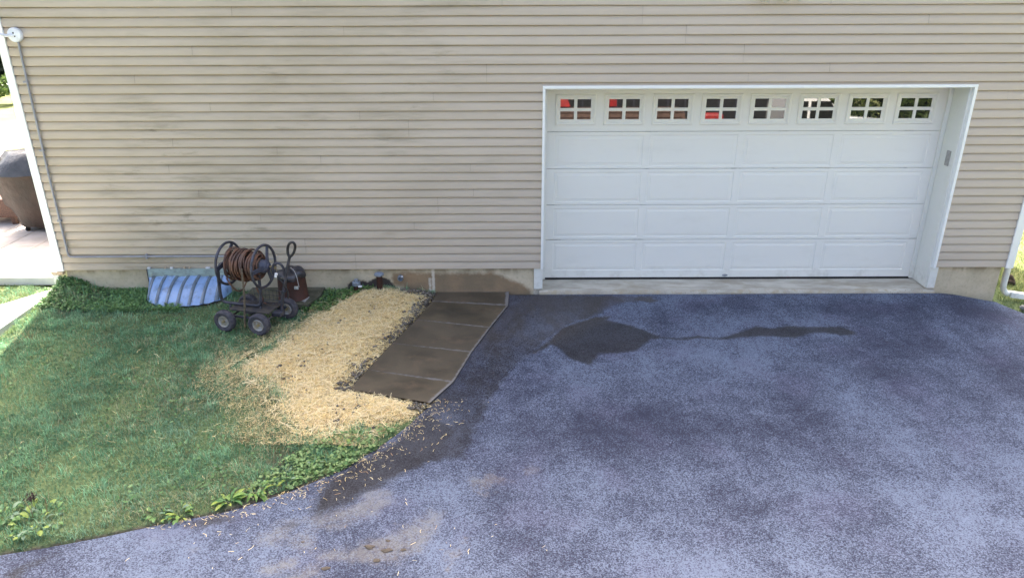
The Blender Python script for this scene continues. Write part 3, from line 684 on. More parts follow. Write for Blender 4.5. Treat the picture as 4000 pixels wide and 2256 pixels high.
capped_pipe(-2.005, -.08, .05, .292, 'taller rusty pipe with a flat round grey cap in the straw', False)
wp = empty('wall_outlet', (-1.757, .02, .22), 'small grey round pipe outlet set into the wet foundation', 'pipe outlet')
MB().lathe([(.036, -.01), (.036, .03), (.026, .032), (.024, .0)], (-1.757, .016, .215), (0, -1, -.15), 20).build('pipe_ring', M['cap'], wp, smooth=True)
MB().box(-1.742, -1.722, -.03, -.014, .238, .25).build('white_clip', M['camw'], wp)

dp = empty('drain_pipe', (-6.06, .0, .2), 'stained white drain pipe below the left corner post', 'pipe')
MB().box(-6.095, -6.02, .0, .06, -.02, .275).build('pipe_body', M['jamb'], dp, bevel=.008)
MB().box(-6.10, -5.95, -.014, .05, .277, .322).build('rusty_bracket', M['bracket'], dp, bevel=.006)

ds = empty('downspout', (5.93, .15, 0), 'white downspout at the right house corner turning out over the grass', 'downspout')
MB().tube([(5.90, .13, 6.3), (5.90, .13, 1.0), (5.90, .13, .1), (5.905, .13, .0), (5.94, .12, -.055), (5.98, .105, -.072)], .038, 10).build('pipe_body', M['jamb'], ds, smooth=True)
q = MB(); q.v = []; q.add([(5.985, .14, -.105), (5.985, .14, -.03), (5.985, .06, -.03), (5.985, .06, -.105), (6.75, -.10, -.15), (6.75, -.10, -.075), (6.75, -.18, -.075), (6.75, -.18, -.15)],
      [(0, 1, 2, 3), (4, 7, 6, 5), (0, 4, 5, 1), (1, 5, 6, 2), (2, 6, 7, 3), (3, 7, 4, 0)])
q.build('extension', M['trim'], ds, bevel=.006, fix=True)

# ------------------------------------------------------------------ window well cover
wc = empty('window_well_cover', (-4.37, 0, .05), 'clear plastic window well cover with slanting ribs and painted sky reflection by the foundation', 'window cover')
def wtop(u): return np.array([-4.37+u*.5, -.05, .272+.006*math.sin(u*9)])
def wbot(u):
    a = math.acos(max(-1, min(1, u))); return np.array([-4.37+.505*math.cos(a), -.05-.44*math.sin(a)**.8, .055])
def wsurf(u, t, lift=0.):
    a, b_ = wtop(u), wbot(u); p = a*(1-t)+b_*t; p[2] += .055*math.sin(PI*t)*(1-abs(u))**.5+lift; p[1] -= lift*.6; return p
nu, nt = 61, 13; us = np.linspace(-1, 1, nu); tt = np.linspace(0, 1, nt)
npmesh('cover_panel', [wsurf(u, t)+np.array([0, 0, .004*math.sin(u*31+t*3)]) for t in tt for u in us], grid_faces(nu, nt)[:, ::-1], None, M['cover'], parent=wc, smooth=True)
for uc in (-.86, -.56, -.28, 0., .27, .54, .82):
    w = .042; V = []
    for t in np.linspace(0, 1, 12):
        for (du, l) in ((-w, .002), (-w*.6, .017), (w*.6, .017), (w, .002)): V.append(wsurf(uc+du, t, l))
    npmesh('rib', V, grid_faces(4, 12)[:, ::-1], None, M['rib'], parent=wc)
V = []
for x in np.linspace(-4.88, -3.86, 40):
    for (y, z) in ((-.008, .362), (-.035, .362), (-.045, .355), (-.047, .275), (-.055, .262)): V.append((x, y-.004*math.sin(x*40)*(z < .3), z))
npmesh('flange', V, grid_faces(5, 40), None, M['flange'], parent=wc)
MB().box(-4.884, -4.872, -.05, .0, .06, .36).build('side_strip', M['frame'], wc)
for (x, w) in ((-4.86, .035), (-4.66, .012), (-4.58, .03), (-4.42, .02), (-4.36, .016), (-4.13, .05)):
    MB().box(x-w/2, x+w/2, -.03, -.004, .363, .378).build('clip', M['camw'] if w > .02 else M['bracket'], wc)

# ------------------------------------------------------------------ hose reel cart
U = np.array([.970, -.242, 0]); Vv = np.array([.242, .970, 0]); CT = np.array([-3.278, -.922, .035])
def L(u, v, z): return CT+U*u+Vv*v+np.array([0, 0, z])
cart = empty('hose_reel_cart', tuple(CT), 'dark grey four wheeled hose reel cart standing on the grass', 'hose reel cart')
def smoothpath(pts, k=6, it=2):
    P = np.array(pts, float)
    for _ in range(it):
        Q = [P[0]]
        for i in range(len(P)-1): Q += [P[i]*.75+P[i+1]*.25, P[i]*.25+P[i+1]*.75]
        Q.append(P[-1]); P = np.array(Q)
    return P
AXV, AXZ = .03, .695
for (u, nm) in ((-.262, 0), (.175, 1)):
    ring = [L(u, AXV+.235*math.cos(a), AXZ+.235*math.sin(a)) for a in np.linspace(0, 2*PI, 56)[:-1]]
    rg = MB().tube(ring, .015, 10, True).build('reel_ring', M['frame'], cart, smooth=True)
    for a in (1.05, 1.05+2*PI/3, 1.05+4*PI/3):
        s_ = MB(); ca_, sa = math.cos(a), math.sin(a); Vt = []
        for (r0, w, du) in ((.06, .030, .035 if nm else -.035), (.12, .026, .02 if nm else -.02), (.232, .024, 0)):
            for (dw, dd) in ((-w, -.006), (w, -.006), (w, .006), (-w, .006)):
                Vt.append(L(u+du+dd, AXV+r0*ca_-dw*sa, AXZ+r0*sa+dw*ca_))
        s_.add(Vt, [(0, 1, 2, 3), (8, 11, 10, 9)]+[(4*i+k, 4*i+4+k, 4*i+4+(k+1) % 4, 4*i+(k+1) % 4) for i in range(2) for k in range(4)]).build('spoke', M['spoke'], cart, bevel=.004, fix=True)
ax = tuple(U)
MB().lathe([(.075, -.02), (.075, .02), (.06, .05), (.04, .06), (.035, .075), (.0, .075)], L(.175, AXV, AXZ), ax, 24).build('hub', M['spoke'], cart, smooth=True)
MB().lathe([(.075, -.02), (.07, .03), (.0, .03)], L(-.262, AXV, AXZ), tuple(-U), 24).build('hub', M['spoke'], cart, smooth=True)
MB().lathe([(.085, -.25), (.085, .16)], L(0, AXV, AXZ), ax, 24).build('drum', M['deck'], cart, smooth=True)
for a in np.linspace(0, 2*PI, 7)[:-1]:
    MB().lathe([(.006, 0), (.006, .01)], L(.175, AXV+.058*math.cos(a), AXZ+.058*math.sin(a))+U*.02, ax, 8).build('bolt', M['hub'], cart)
fp = smoothpath([L(-.29, .03, .70), L(-.375, .02, .68), L(-.40, 0, .60), L(-.417, 0, .30), L(-.40, 0, .225), L(-.30, 0, .220), L(.0, 0, .220), L(.085, 0, .225), L(.105, 0, .30), L(.115, 0, .56), L(.13, 0, .65), L(.20, .02, .68), L(.255, .03, .69)])
MB().tube(fp, .0178, 10).build('frame_tube', M['frame'], cart, smooth=True)
MB().tube([L(.085, 0, .22), L(.085, -.02, .14)], .013, 8).build('frame_post', M['frame'], cart)
MB().tube([L(-.30, 0, .22), L(-.30, -.02, .14)], .013, 8).build('frame_post', M['frame'], cart)
MB().tube([L(.05, -.19, .73), L(.03, -.19, .4), L(-.02, -.19, .06)], .011, 8).build('prop_rod', M['rod'], cart, smooth=True)
MB().lathe([(.011, 0), (.014, .03), (.008, .05)], L(-.02, -.19, .03), (0, 0, 1), 10).build('rod_tip', M['hub'], cart)
def lbox(u0, u1, v0, v1, z0, z1):
    m = MB(); v = [L(x, y, z) for z in (z0, z1) for y in (v0, v1) for x in (u0, u1)]
    return m.add(v, [(0, 2, 3, 1), (4, 5, 7, 6), (0, 1, 5, 4), (2, 6, 7, 3), (0, 4, 6, 2), (1, 3, 7, 5)])
lbox(-.26, .24, -.10, .19, .175, .195).build('deck', M['deck'], cart, bevel=.004)
for v in (-.17, .18): lbox(-.26, .29, v-.012, v+.012, .135, .16).build('side_rail', M['frame'], cart, bevel=.003)
for u in (-.213, .22): MB().tube([L(u, -.24, .125), L(u+.05*(u > 0), .22, .125)], .011, 8).build('axle', M['deck'], cart)
bk = MB()
for u in np.linspace(-.12, .27, 9): bk.tube([L(u, .10, .21), L(u, .20, .21), L(u, .215, .33)], .0028, 5)
for (v, z) in ((.10, .21), (.15, .21), (.20, .212), (.208, .27), (.215, .33)): bk.tube([L(-.12, v, z), L(.27, v, z)], .0032, 5)
bk.build('wire_basket', M['frame'], cart)
hp = smoothpath([L(.335, .02, .16), L(.34, .02, .24), L(.42, .02, .55), L(.515, .02, .83)])
MB().tube(hp, .016, 10).build('handle_bar', M['frame'], cart, smooth=True)
g = smoothpath([L(.515, .02, .83), L(.500, .02, .87), L(.505, .02, .93), L(.535, .0, .985), L(.575, -.02, 1.02), L(.605, -.01, 1.02), L(.610, .01, .98), L(.585, .03, .92), L(.555, .03, .865), L(.53, .02, .845), L(.517, .02, .835)], it=3)
MB().tube(g, .0145, 10).build('grip', M['hose_old'], cart, smooth=True)
lbox(.24, .35, -.05, .06, .13, .175).build('steering_plate', M['frame'], cart, bevel=.006)
MB().lathe([(.02, -.03), (.02, .03)], L(.395, .015, .42), tuple(Vv), 14).build('handle_pivot', M['frame'], cart)
# wheels with treads
def wheel(u, v, yaw_):
    c = L(u, v, .122); axv = -Vv*math.cos(yaw_)+U*math.sin(yaw_)
    t = MB(); t.lathe([(.066, -.030), (.083, -.041), (.108, -.042), (.120, -.030), (.124, 0), (.120, .030), (.108, .042), (.083, .041), (.066, .030)], c, axv, 40, cap=False)
    w = np.cross(axv, [0, 0, 1.]); w /= np.linalg.norm(w); zz = np.cross(w, axv)
    for k in range(22):
        for sgn in (-1, 1):
            a = 2*PI*(k+.25*(sgn > 0))/22; d = math.cos(a)*w+math.sin(a)*zz; e = -math.sin(a)*w+math.cos(a)*zz; P = []
            for (rr, hh) in ((.118, .008), (.1275, .010), (.119, .034), (.108, .043)):
                for ee in (-.008, .008): P.append(c+d*rr+axv*hh*sgn+e*ee)
            t.add(P, [(0, 1, 3, 2), (2, 3, 5, 4), (4, 5, 7, 6), (0, 2, 4, 6), (1, 7, 5, 3)])
    wh = t.build('wheel', M['tyre'], cart, smooth=True)
    for s_ in (1, -1):
        MB().lathe([(.067, .031), (.062, .038), (.057, .030), (.052, .008), (.03, .004), (.024, .016), (.0, .016)], c, axv*s_, 30, cap=False).build('rim', M['rim'], wh, smooth=True)
        MB().lathe([(.016, .012), (.016, .034), (.008, .036), (.008, .046), (.0, .046)], c, axv*s_, 14, cap=False).build('hub_cap', M['hub'], wh, smooth=True)
for (u, v, a) in ((-.213, -.255, -.05), (.213, -.255, .0), (.285, .215, .0), (-.213, .215, .0)): wheel(u, v, a)
# brass swivel, short leader hose and loop
MB().tube([L(.25, .03, .695), L(.30, .02, .70), L(.335, .01, .69)], .014, 8).lathe([(.019, 0), (.019, .03)], L(.29, .02, .70), ax, 8).build('swivel', M['hub'], cart, smooth=True)
MB().lathe([(.014, 0), (.017, .045)], L(.345, -.03, .605), (.3, 0, 1), 10).build('white_coupling', M['camw'], cart)
ld = smoothpath([L(.30, .0, .62), L(.30, .0, .70), L(.335, .0, .755), L(.39, .02, .755), L(.425, .03, .69), L(.42, .04, .58), L(.40, .05, .45), L(.36, .05, .37)], it=3)
MB().tube(ld, .0145, 9).build('leader_hose', M['frame'], cart, smooth=True)
MB().tube(smoothpath([L(.35, -.02, .63), L(.40, .0, .54), L(.44, .03, .42), L(.42, .04, .33)], it=3), .010, 8).build('leader_hose', M['hose_old'], cart, smooth=True)

# the hose: loose layers wound round the drum
hose = empty('garden_hose', tuple(L(0, AXV, AXZ-.15)), 'faded brown garden hose wound in loose coils on the dark reel', 'hose')
def coil(r0, u0, u1, turns, ph, wob, name='coil'):
    n = int(turns*40); P = []
    for i in range(n+1):
        t = i/n; a = 2*PI*turns*t+ph; rr = r0+wob*math.sin(a*1.0+ph*2)+.006*math.sin(3.3*a+ph)+.010*math.sin(t*17+ph)
        sag = .012*max(0, -math.sin(a)); tri = t
        u = u0+(u1-u0)*tri+.016*math.sin(a*.5+ph*3)
        P.append(L(u, AXV+(rr)*math.cos(a), AXZ+(rr+sag)*math.sin(a)))
    MB().tube(P, .0086, 8).build(name, M['hose'], hose, smooth=True)
coil(.100, -.235, .145, 17, .3, .004); coil(.122, .145, -.235, 15, 1.2, .006); coil(.142, -.235, .140, 11, 2.2, .010)
coil(.160, .13, -.225, 6.5, 3.0, .012); coil(.172, -.22, .04, 3.6, .8, .014)
lp = []
for i in range(41):                                             # one slack loop hanging below the reel
    a = -PI*.95+2*PI*.92*i/40; lp.append(L(-.19+.20*(i/40)+.02*math.sin(a*2), AXV-.02+.165*math.cos(a), AXZ-.06+(.25 if math.sin(a) < 0 else .21)*math.sin(a)))
MB().tube(lp, .0086, 8).build('slack_loop', M['hose'], hose, smooth=True)
MB().tube(smoothpath([L(.02, .06, .42), L(.05, .05, .36), L(.09, .06, .30), L(.07, .08, .245), L(.02, .10, .222), L(.10, .09, .215)], it=3), .0086, 8).build('hose_end', M['hose'], hose, smooth=True)

# ------------------------------------------------------------------ mossy slab with a rusty bin on it
sl = empty('stone_slab', (-3.2, -.28, .02), 'mossy concrete well slab with cut corner by the foundation', 'slab')
MB().prism([(-3.62, -.005), (-2.705, -.005), (-2.705, -.31), (-2.80, -.545), (-3.62, -.545)], .045, .105).build('slab_top', M['slab'], sl, bevel=.012)
MB().prism([(-3.60, -.0), (-2.73, -.0), (-2.73, -.30), (-2.83, -.53), (-3.60, -.53)], -.06, .035).build('slab_base', M['slabside'], sl, bevel=.006)
MB().add([(-2.93, -.42, .106), (-2.86, -.30, .106), (-2.815, -.33, .106), (-2.83, -.50, .106), (-2.91, -.41, .113), (-2.86, -.32, .114), (-2.83, -.34, .112), (-2.845, -.46, .112)],
         [(4, 5, 6, 7), (0, 1, 5, 4), (1, 2, 6, 5), (2, 3, 7, 6), (3, 0, 4, 7)]).build('loose_chip', M['rock'], sl, fix=True)
bx, by = -3.01, -.33
bn = empty('rusty_bin', (bx, by, .108), 'rust brown metal bin with a black plastic top and wire tag', 'bin')
MB().lathe([(.176, .0), (.182, .004), (.176, .012), (.167, .16), (.160, .285), (.164, .297), (.160, .30), (.1, .30)], (bx, by, .107), (0, 0, 1), 36).build('bin_body', M['rust'], bn, smooth=True)
n = 36; V = []
for (rr, h) in ((.164, .265), (.174, .295), (.172, .325), (.14, .345), (.07, .35), (.0, .345)):
    for k in range(n):
        a = 2*PI*k/n; w = 1+.05*math.sin(5*a+h*30)+.035*math.sin(11*a+1)
        V.append((bx+rr*w*math.cos(a), by+rr*w*math.sin(a), .107+h+.016*math.sin(3*a+rr*20)*(rr > .05)+.010*math.sin(7*a)))
npmesh('bin_lid', V, np.array([(i*n+k, i*n+(k+1) % n, (i+1)*n+(k+1) % n, (i+1)*n+k) for i in range(5) for k in range(n)]), None, M['lid'], parent=bn, smooth=True)
MB().tube(smoothpath([(bx+.02, by-.04, .50), (bx+.08, by-.11, .49), (bx+.115, by-.15, .43), (bx+.125, by-.16, .34), (bx+.13, by-.16, .30)], it=2), .004, 6).build('wire', M['wire'], bn)
MB().box(bx+.075, bx+.125, by-.176, by-.168, .275, .315).build('tag', M['tagm'], bn, bevel=.004)

# ------------------------------------------------------------------ left background: patio, grill, tree, path
pt = MB().prism([(-6.14, .10), (-6.14, 8.0), (-13, 8.0), (-13, .10)], .10, .205).build('patio', M['patio'], None); tag(pt, kind='structure')
bm_ = MB().box(-.215, .215, -.215, .215, 0, .012)
pm = None
for i in range(5):
    for j in range(6):
        x, y = -6.42-.44*i, 1.05+.44*j
        if pm is None:
            o = bm_.build('paver', M['paver'], None, bevel=.004); pm = o.data
        else:
            o = bpy.data.objects.new('paver', pm); COL.objects.link(o)
            k = o.modifiers.new('bevel', 'BEVEL'); k.width = .004; k.segments = 1
        o.parent = pt; o.location = (x, y, .2055+.003*random.random()); o.rotation_euler = (0, 0, random.uniform(-.006, .006))
path = MB().prism(PATH, -.12, .115).build('concrete_path', M['patio'], None, bevel=.01); tag(path, kind='structure')

gr = empty('covered_grill', (-7.4, 2.15, .22), 'covered grill on the sunny patio, grey shiny top and brown skirt', 'grill')
def loopmesh(rows, n, name, mat, top=False):
    V = []
    for (x0, x1, y0, y1, z, amp, ph) in rows:
        for k in range(n):
            a = 2*PI*k/n; c_, s_ = math.cos(a), math.sin(a); p = 4.5
            rr = 1/((abs(c_)**p+abs(s_)**p)**(1/p)); w = 1+amp*math.sin(7*a+ph)+amp*.6*math.sin(13*a+ph*2)
            V.append(((x0+x1)/2+(x1-x0)/2*rr*c_*w, (y0+y1)/2+(y1-y0)/2*rr*s_*w, z+amp*.5*math.sin(5*a+ph)))
    F = [(i*n+k, i*n+(k+1) % n, (i+1)*n+(k+1) % n, (i+1)*n+k) for i in range(len(rows)-1) for k in range(n)]
    V = np.array(V); 
    o = npmesh(name, V, np.array(F), [[(len(rows)-1)*n+k, (len(rows)-1)*n+(k+1) % n, (len(rows)-1)*n+(k+2) % n] for k in range(1)] if top else None, mat, parent=gr)
    return o
loopmesh([(-7.72, -6.75, 1.90, 2.45, .29, .02, 0), (-7.76, -6.72, 1.88, 2.47, .45, .02, .5), (-7.80, -6.7, 1.86, 2.5, .55, .012, .8), (-7.86, -6.68, 1.85, 2.5, .62, .03, 1.4), (-7.90, -6.65, 1.84, 2.5, .9, .028, 1.8), (-7.93, -6.63, 1.83, 2.52, 1.12, .012, 2.2)], 22, 'cover_skirt', M['skirt'])
loopmesh([(-7.97, -6.62, 1.78, 2.56, 1.09, .02, 2.2), (-7.95, -6.63, 1.82, 2.54, 1.16, .035, 2.6), (-7.82, -6.7, 1.88, 2.47, 1.27, .09, 3.2), (-7.74, -6.75, 1.95, 2.42, 1.36, .06, 3.9), (-7.71, -6.8, 2.0, 2.40, 1.388, .02, 4.2), (-7.3, -7.2, 2.18, 2.22, 1.395, 0, 4.2)], 17, 'cover_top', M['grill'])
for (x, y) in ((-7.62, 1.98), (-6.85, 1.98), (-7.62, 2.38), (-6.85, 2.38)):
    w = MB().lathe([(.02, -.015), (.04, -.015), (.04, .015), (.02, .015)], (x, y, .258), (1, 0, 0), 16).build('caster', M['black'], gr, smooth=True)
ws = empty('wicker_bench', (-8.6, 2.6, .22), 'brown wicker bench at the left edge of the patio', 'bench')
MB().box(-9.5, -7.95, 2.3, 2.95, .32, .62).build('seat', M['wicker'], ws, bevel=.03)
MB().box(-9.5, -7.95, 2.80, 2.98, .60, 1.0).build('backrest', M['wicker'], ws, bevel=.03)
MB().box(-8.10, -7.94, 2.28, 2.95, .55, .78).build('armrest', M['wicker'], ws, bevel=.03)
for (x, y) in ((-9.4, 2.35), (-8.05, 2.35), (-9.4, 2.9), (-8.05, 2.9)): MB().box(x-.03, x+.03, y-.03, y+.03, .205, .33).build('leg', M['wicker'], ws)
cu = MB().box(-12.35, -11.95, 7.35, 7.6, .206, .29).build('patio_pad', M['cushion'], None, bevel=.03)
tag(cu, 'small red pad lying near the far edge of the sunny patio', 'pad')

def leaf_cloud(pts, size, rng, cols, nrm=None):
    n = len(pts); a = rng.rand(n)*2*PI; el = rng.randn(n)*.7
    d = np.stack([np.cos(a)*np.cos(el), np.sin(a)*np.cos(el), np.sin(el)], -1); r = rng.randn(n, 3); s = np.cross(d, r); s /= np.linalg.norm(s, axis=1)[:, None]+1e-9
    sz = size*(.6+.8*rng.rand(n))[:, None]
    V = np.stack([pts-d*sz*.5, pts+s*sz*.28, pts+d*sz*.5, pts-s*sz*.28], 1).reshape(-1, 3)
    c = np.repeat(cols, 4, 0); return V, np.arange(4*n).reshape(-1, 4), c
def tree(name, base, h, r, n, size, label, cat, c1, c2, conical, trunk_r=.15, group=None, z0=.12):
    e = empty(name, base, label, cat, group); rng = np.random.RandomState(int(abs(base[0]*31+base[1]*17)) % 9999)
    b0 = np.array(base)
    MB().tube([b0+[0, 0, -.2], b0+[.05, 0, h*.4], b0+[0, .05, h*.8]], [trunk_r, trunk_r*.75, trunk_r*.25], 10).build('trunk', M['bark'], e, smooth=True)
    nc = max(14, n//130); cen = []
    for k in range(nc):
        t = rng.rand()**(1.3 if conical else .8); rad = r*((1-t)*.95+.05 if conical else math.sin(PI*min(1, .15+.85*t))**.6)
        a = rng.rand()*2*PI; q = rng.rand()**.4*rad
        cen.append((b0[0]+q*math.cos(a), b0[1]+q*math.sin(a), b0[2]+h*(z0+(1-z0)*t)))
    cen = np.array(cen); k = rng.randint(0, nc, n); sp = r*.23
    P = cen[k]+rng.randn(n, 3)*sp*np.array([1, 1, .7]); P[:, 2] = np.maximum(P[:, 2], b0[2]+.03)
    tint = (rng.rand(nc)[k]*.7+rng.rand(n)*.3)[:, None]; cols = np.array(c1)*(1-tint)+np.array(c2)*tint
    V, F, c = leaf_cloud(P, size, rng, cols)
    npmesh('crown', V, F, None, M['leaf'], None, c, parent=e)
tree('conifer', (-22.5, 24.5, .1), 11, 3.6, 9000, .42, 'dark evergreen tree at the back of the sunny lawn', 'tree', (.010, .022, .010), (.03, .05, .02), True, .22, z0=.03)
tree('conifer', (-29, 27, .1), 12, 4.2, 7000, .5, 'second dark evergreen farther left beyond the lawn', 'tree', (.010, .022, .012), (.028, .045, .02), True, .25, z0=.03)
tree('shrub', (-17.0, 16.3, .15), .75, .55, 900, .14, 'small green shrub standing alone on the sunny lawn', 'shrub', (.05, .09, .02), (.12, .17, .05), False, .03)

# right of the house
def rockmesh(name, c, s, mat, seed, parent=None):
    b = bmesh.new(); bmesh.ops.create_icosphere(b, subdivisions=3, radius=1); rg = np.random.RandomState(seed); ph = rg.rand(9)*6
    for v in b.verts:
        p = v.co; k = 1+.16*math.sin(3*p.x+ph[0]+2*p.y)+.13*math.sin(4*p.y+ph[1]+2*p.z)+.09*math.sin(7*p.z+ph[2]+3*p.x)+.05*math.sin(11*p.x+ph[3])
        v.co = Vector((p.x*s[0]*k, p.y*s[1]*k, p.z*s[2]*k))
    me = bpy.data.meshes.new(name); b.to_mesh(me); b.free(); me.materials.append(mat)
    for p in me.polygons: p.use_smooth = seed % 2 == 0
    o = bpy.data.objects.new(name, me); COL.objects.link(o); o.location = c; return o
tag(rockmesh('rock', (6.09, -.28, -.155), (.15, .12, .10), M['rock'], 3), 'pale grey rock at the driveway edge under the downspout', 'rock')
tag(rockmesh('rock', (6.35, .66, -.12), (.07, .06, .07), M['brownrock'], 5), 'small brown rock in the grass behind the downspout', 'rock')

# ------------------------------------------------------------------ what stands behind the camera and shows in the door glass
lu = empty('lumber_stack', (3, -15, -.2), 'stack of weathered brown boards across the drive', 'lumber')
for k in range(12):
    for j in range(2):
        MB().box(.4+random.uniform(0, .15), 5.1+random.uniform(-.2, .2), -15.2+.55*j, -14.7+.55*j, -.18+.15*k, -.055+.15*k).build('board', M['wood'], lu)
tr = empty('pickup_truck', (9, -14.5, -.15), 'white pickup truck parked across the drive', 'truck')
b = MB(); prof = [(8.05, .35), (8.05, 1.6), (8.12, 2.0), (9.2, 2.02), (9.9, 1.35), (11.6, 1.22), (11.7, .75), (11.7, .35)]
n = len(prof); Vt = [(x, -13.6, z) for x, z in prof]+[(x, -15.4, z) for x, z in prof]
b.add(Vt, [tuple(range(n))[::-1], tuple(range(n, 2*n))]+[(i, (i+1) % n, n+(i+1) % n, n+i) for i in range(n)]).build('truck_body', M['truckw'], tr, bevel=.06, fix=True)
for (x0, x1) in ((8.28, 8.72), (8.8, 9.4)): MB().add([(x0, -13.595, 1.25), (x1+.35*(x1 > 9), -13.595, 1.25), (x1, -13.595, 1.82), (x0, -13.595, 1.82)], [(0, 1, 2, 3)]).build('side_window', M['lens'], tr)
for x in (8.5, 10.9): MB().lathe([(.2, -.12), (.36, -.12), (.36, .12), (.2, .12)], (x, -13.7, .2), (0, 1, 0), 24).build('wheel', M['black'], tr)
tk = empty('red_tractor', (6.2, -13.2, -.15), 'red garden tractor parked across the drive', 'tractor')
MB().prism([(5.6, -13.6), (6.9, -13.6), (6.9, -12.9), (5.6, -12.9)], .45, 1.0).prism([(5.4, -13.5), (6.0, -13.5), (6.0, -13.0), (5.4, -13.0)], 1.0, 1.5).build('hood', M['red'], tk, bevel=.08)
for x in (5.7, 6.8): MB().lathe([(.15, -.12), (.42, -.12), (.42, .12), (.15, .12)], (x, -12.85, .25), (0, 1, 0), 24).build('wheel', M['black'], tk)
tp = MB().add([(1.0, -14.55, 1.63), (1.52, -14.55, 1.63), (1.22, -14.7, 2.5), (1.0, -15.0, 1.63), (1.52, -15.0, 1.63), (1.0, -14.8, 2.6)], [(0, 1, 2), (3, 5, 4), (0, 2, 5, 3), (1, 4, 5, 2), (0, 3, 4, 1)]).build('tarp_bundle', M['red'], None, fix=True, bevel=.03)
tag(tp, 'red tarp bundle on the stacked boards across the drive', 'tarp')
fc = MB().prism([(2.76, -14.9), (3.0, -14.9), (3.0, -14.6), (2.76, -14.6)], 1.63, 2.2).lathe([(.05, 2.2), (.05, 2.3), (.03, 2.34)], (2.86, -14.75, 0), (0, 0, 1), 12).build('fuel_can', M['red'], None, bevel=.04)
tag(fc, 'red fuel can on the stacked boards across the drive', 'fuel can')
sg = empty('notice_board', (4.7, -14.5, -.15), 'white notice board with a red band leaning on the stacked boards', 'sign')
MB().box(4.48, 5.0, -14.6, -14.56, .5, 1.55).build('panel', M['truckw'], sg); MB().box(4.50, 4.78, -14.558, -14.55, .95, 1.12).build('band', M['red'], sg)
for k, x in enumerate((10.5, 13.2, 16.0)):
    tree('hedge_shrub', (x, -18.5+.4*k, -.2), 3.6, 1.9, 5000, .22, ('green hedge shrub behind the truck', 'green hedge shrub in the middle of the row', 'green hedge shrub at the end of the row')[k], 'shrub', (.035, .06, .012), (.10, .14, .035), False, .1, 'hedge across the drive', .0)
bt = empty('reflection_backdrop', (4.5, -17.5, -.2), 'long black box trailer added behind the boards to darken the door glass reflections', 'backdrop')  # added black box, put here to darken the door pane reflections
MB().box(-.6, 9.6, -19, -17, .3, 3.6).build('backdrop_box', M['black'], bt, bevel=.05)
for x in np.arange(-.3, 9.6, .6): MB().box(x, x+.05, -17.0, -16.97, .35, 3.55).build('backdrop_rib', M['frame'], bt)
for x in (1.2, 2.2, 8.2): MB().lathe([(.2, -.12), (.4, -.12), (.4, .12), (.2, .12)], (x, -17.0, .2), (0, 1, 0), 24).build('wheel', M['black'], bt)

# ------------------------------------------------------------------ grass, clover, straw
def blades(P, h, w, col, rng, name, lean=.55):
    n = len(P); a = rng.rand(n)*2*PI; d = np.stack([np.cos(a), np.sin(a), np.zeros(n)], -1); s = np.stack([-np.sin(a), np.cos(a), np.zeros(n)], -1)
    le = (rng.rand(n)*lean+.1)[:, None]; h = h[:, None]; w = w[:, None]
    up = np.array([0, 0, 1.])
    m = P+up*h*.6*(1-le*.25)+d*h*le*.3; t = P+up*h*(1-le*.45)+d*h*le
    V = np.stack([P-s*w*.5, P+s*w*.5, m+s*w*.42, m-s*w*.42, t], 1).reshape(-1, 3); i = np.arange(n)*5
    q = np.stack([i, i+1, i+2, i+3], -1); tt = np.stack([i+3, i+2, i+4], -1)
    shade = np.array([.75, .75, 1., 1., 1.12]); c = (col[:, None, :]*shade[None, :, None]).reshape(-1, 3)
    o = npmesh(name, V, q, tt, M['grass'], None, c); tag(o, kind='stuff'); return o

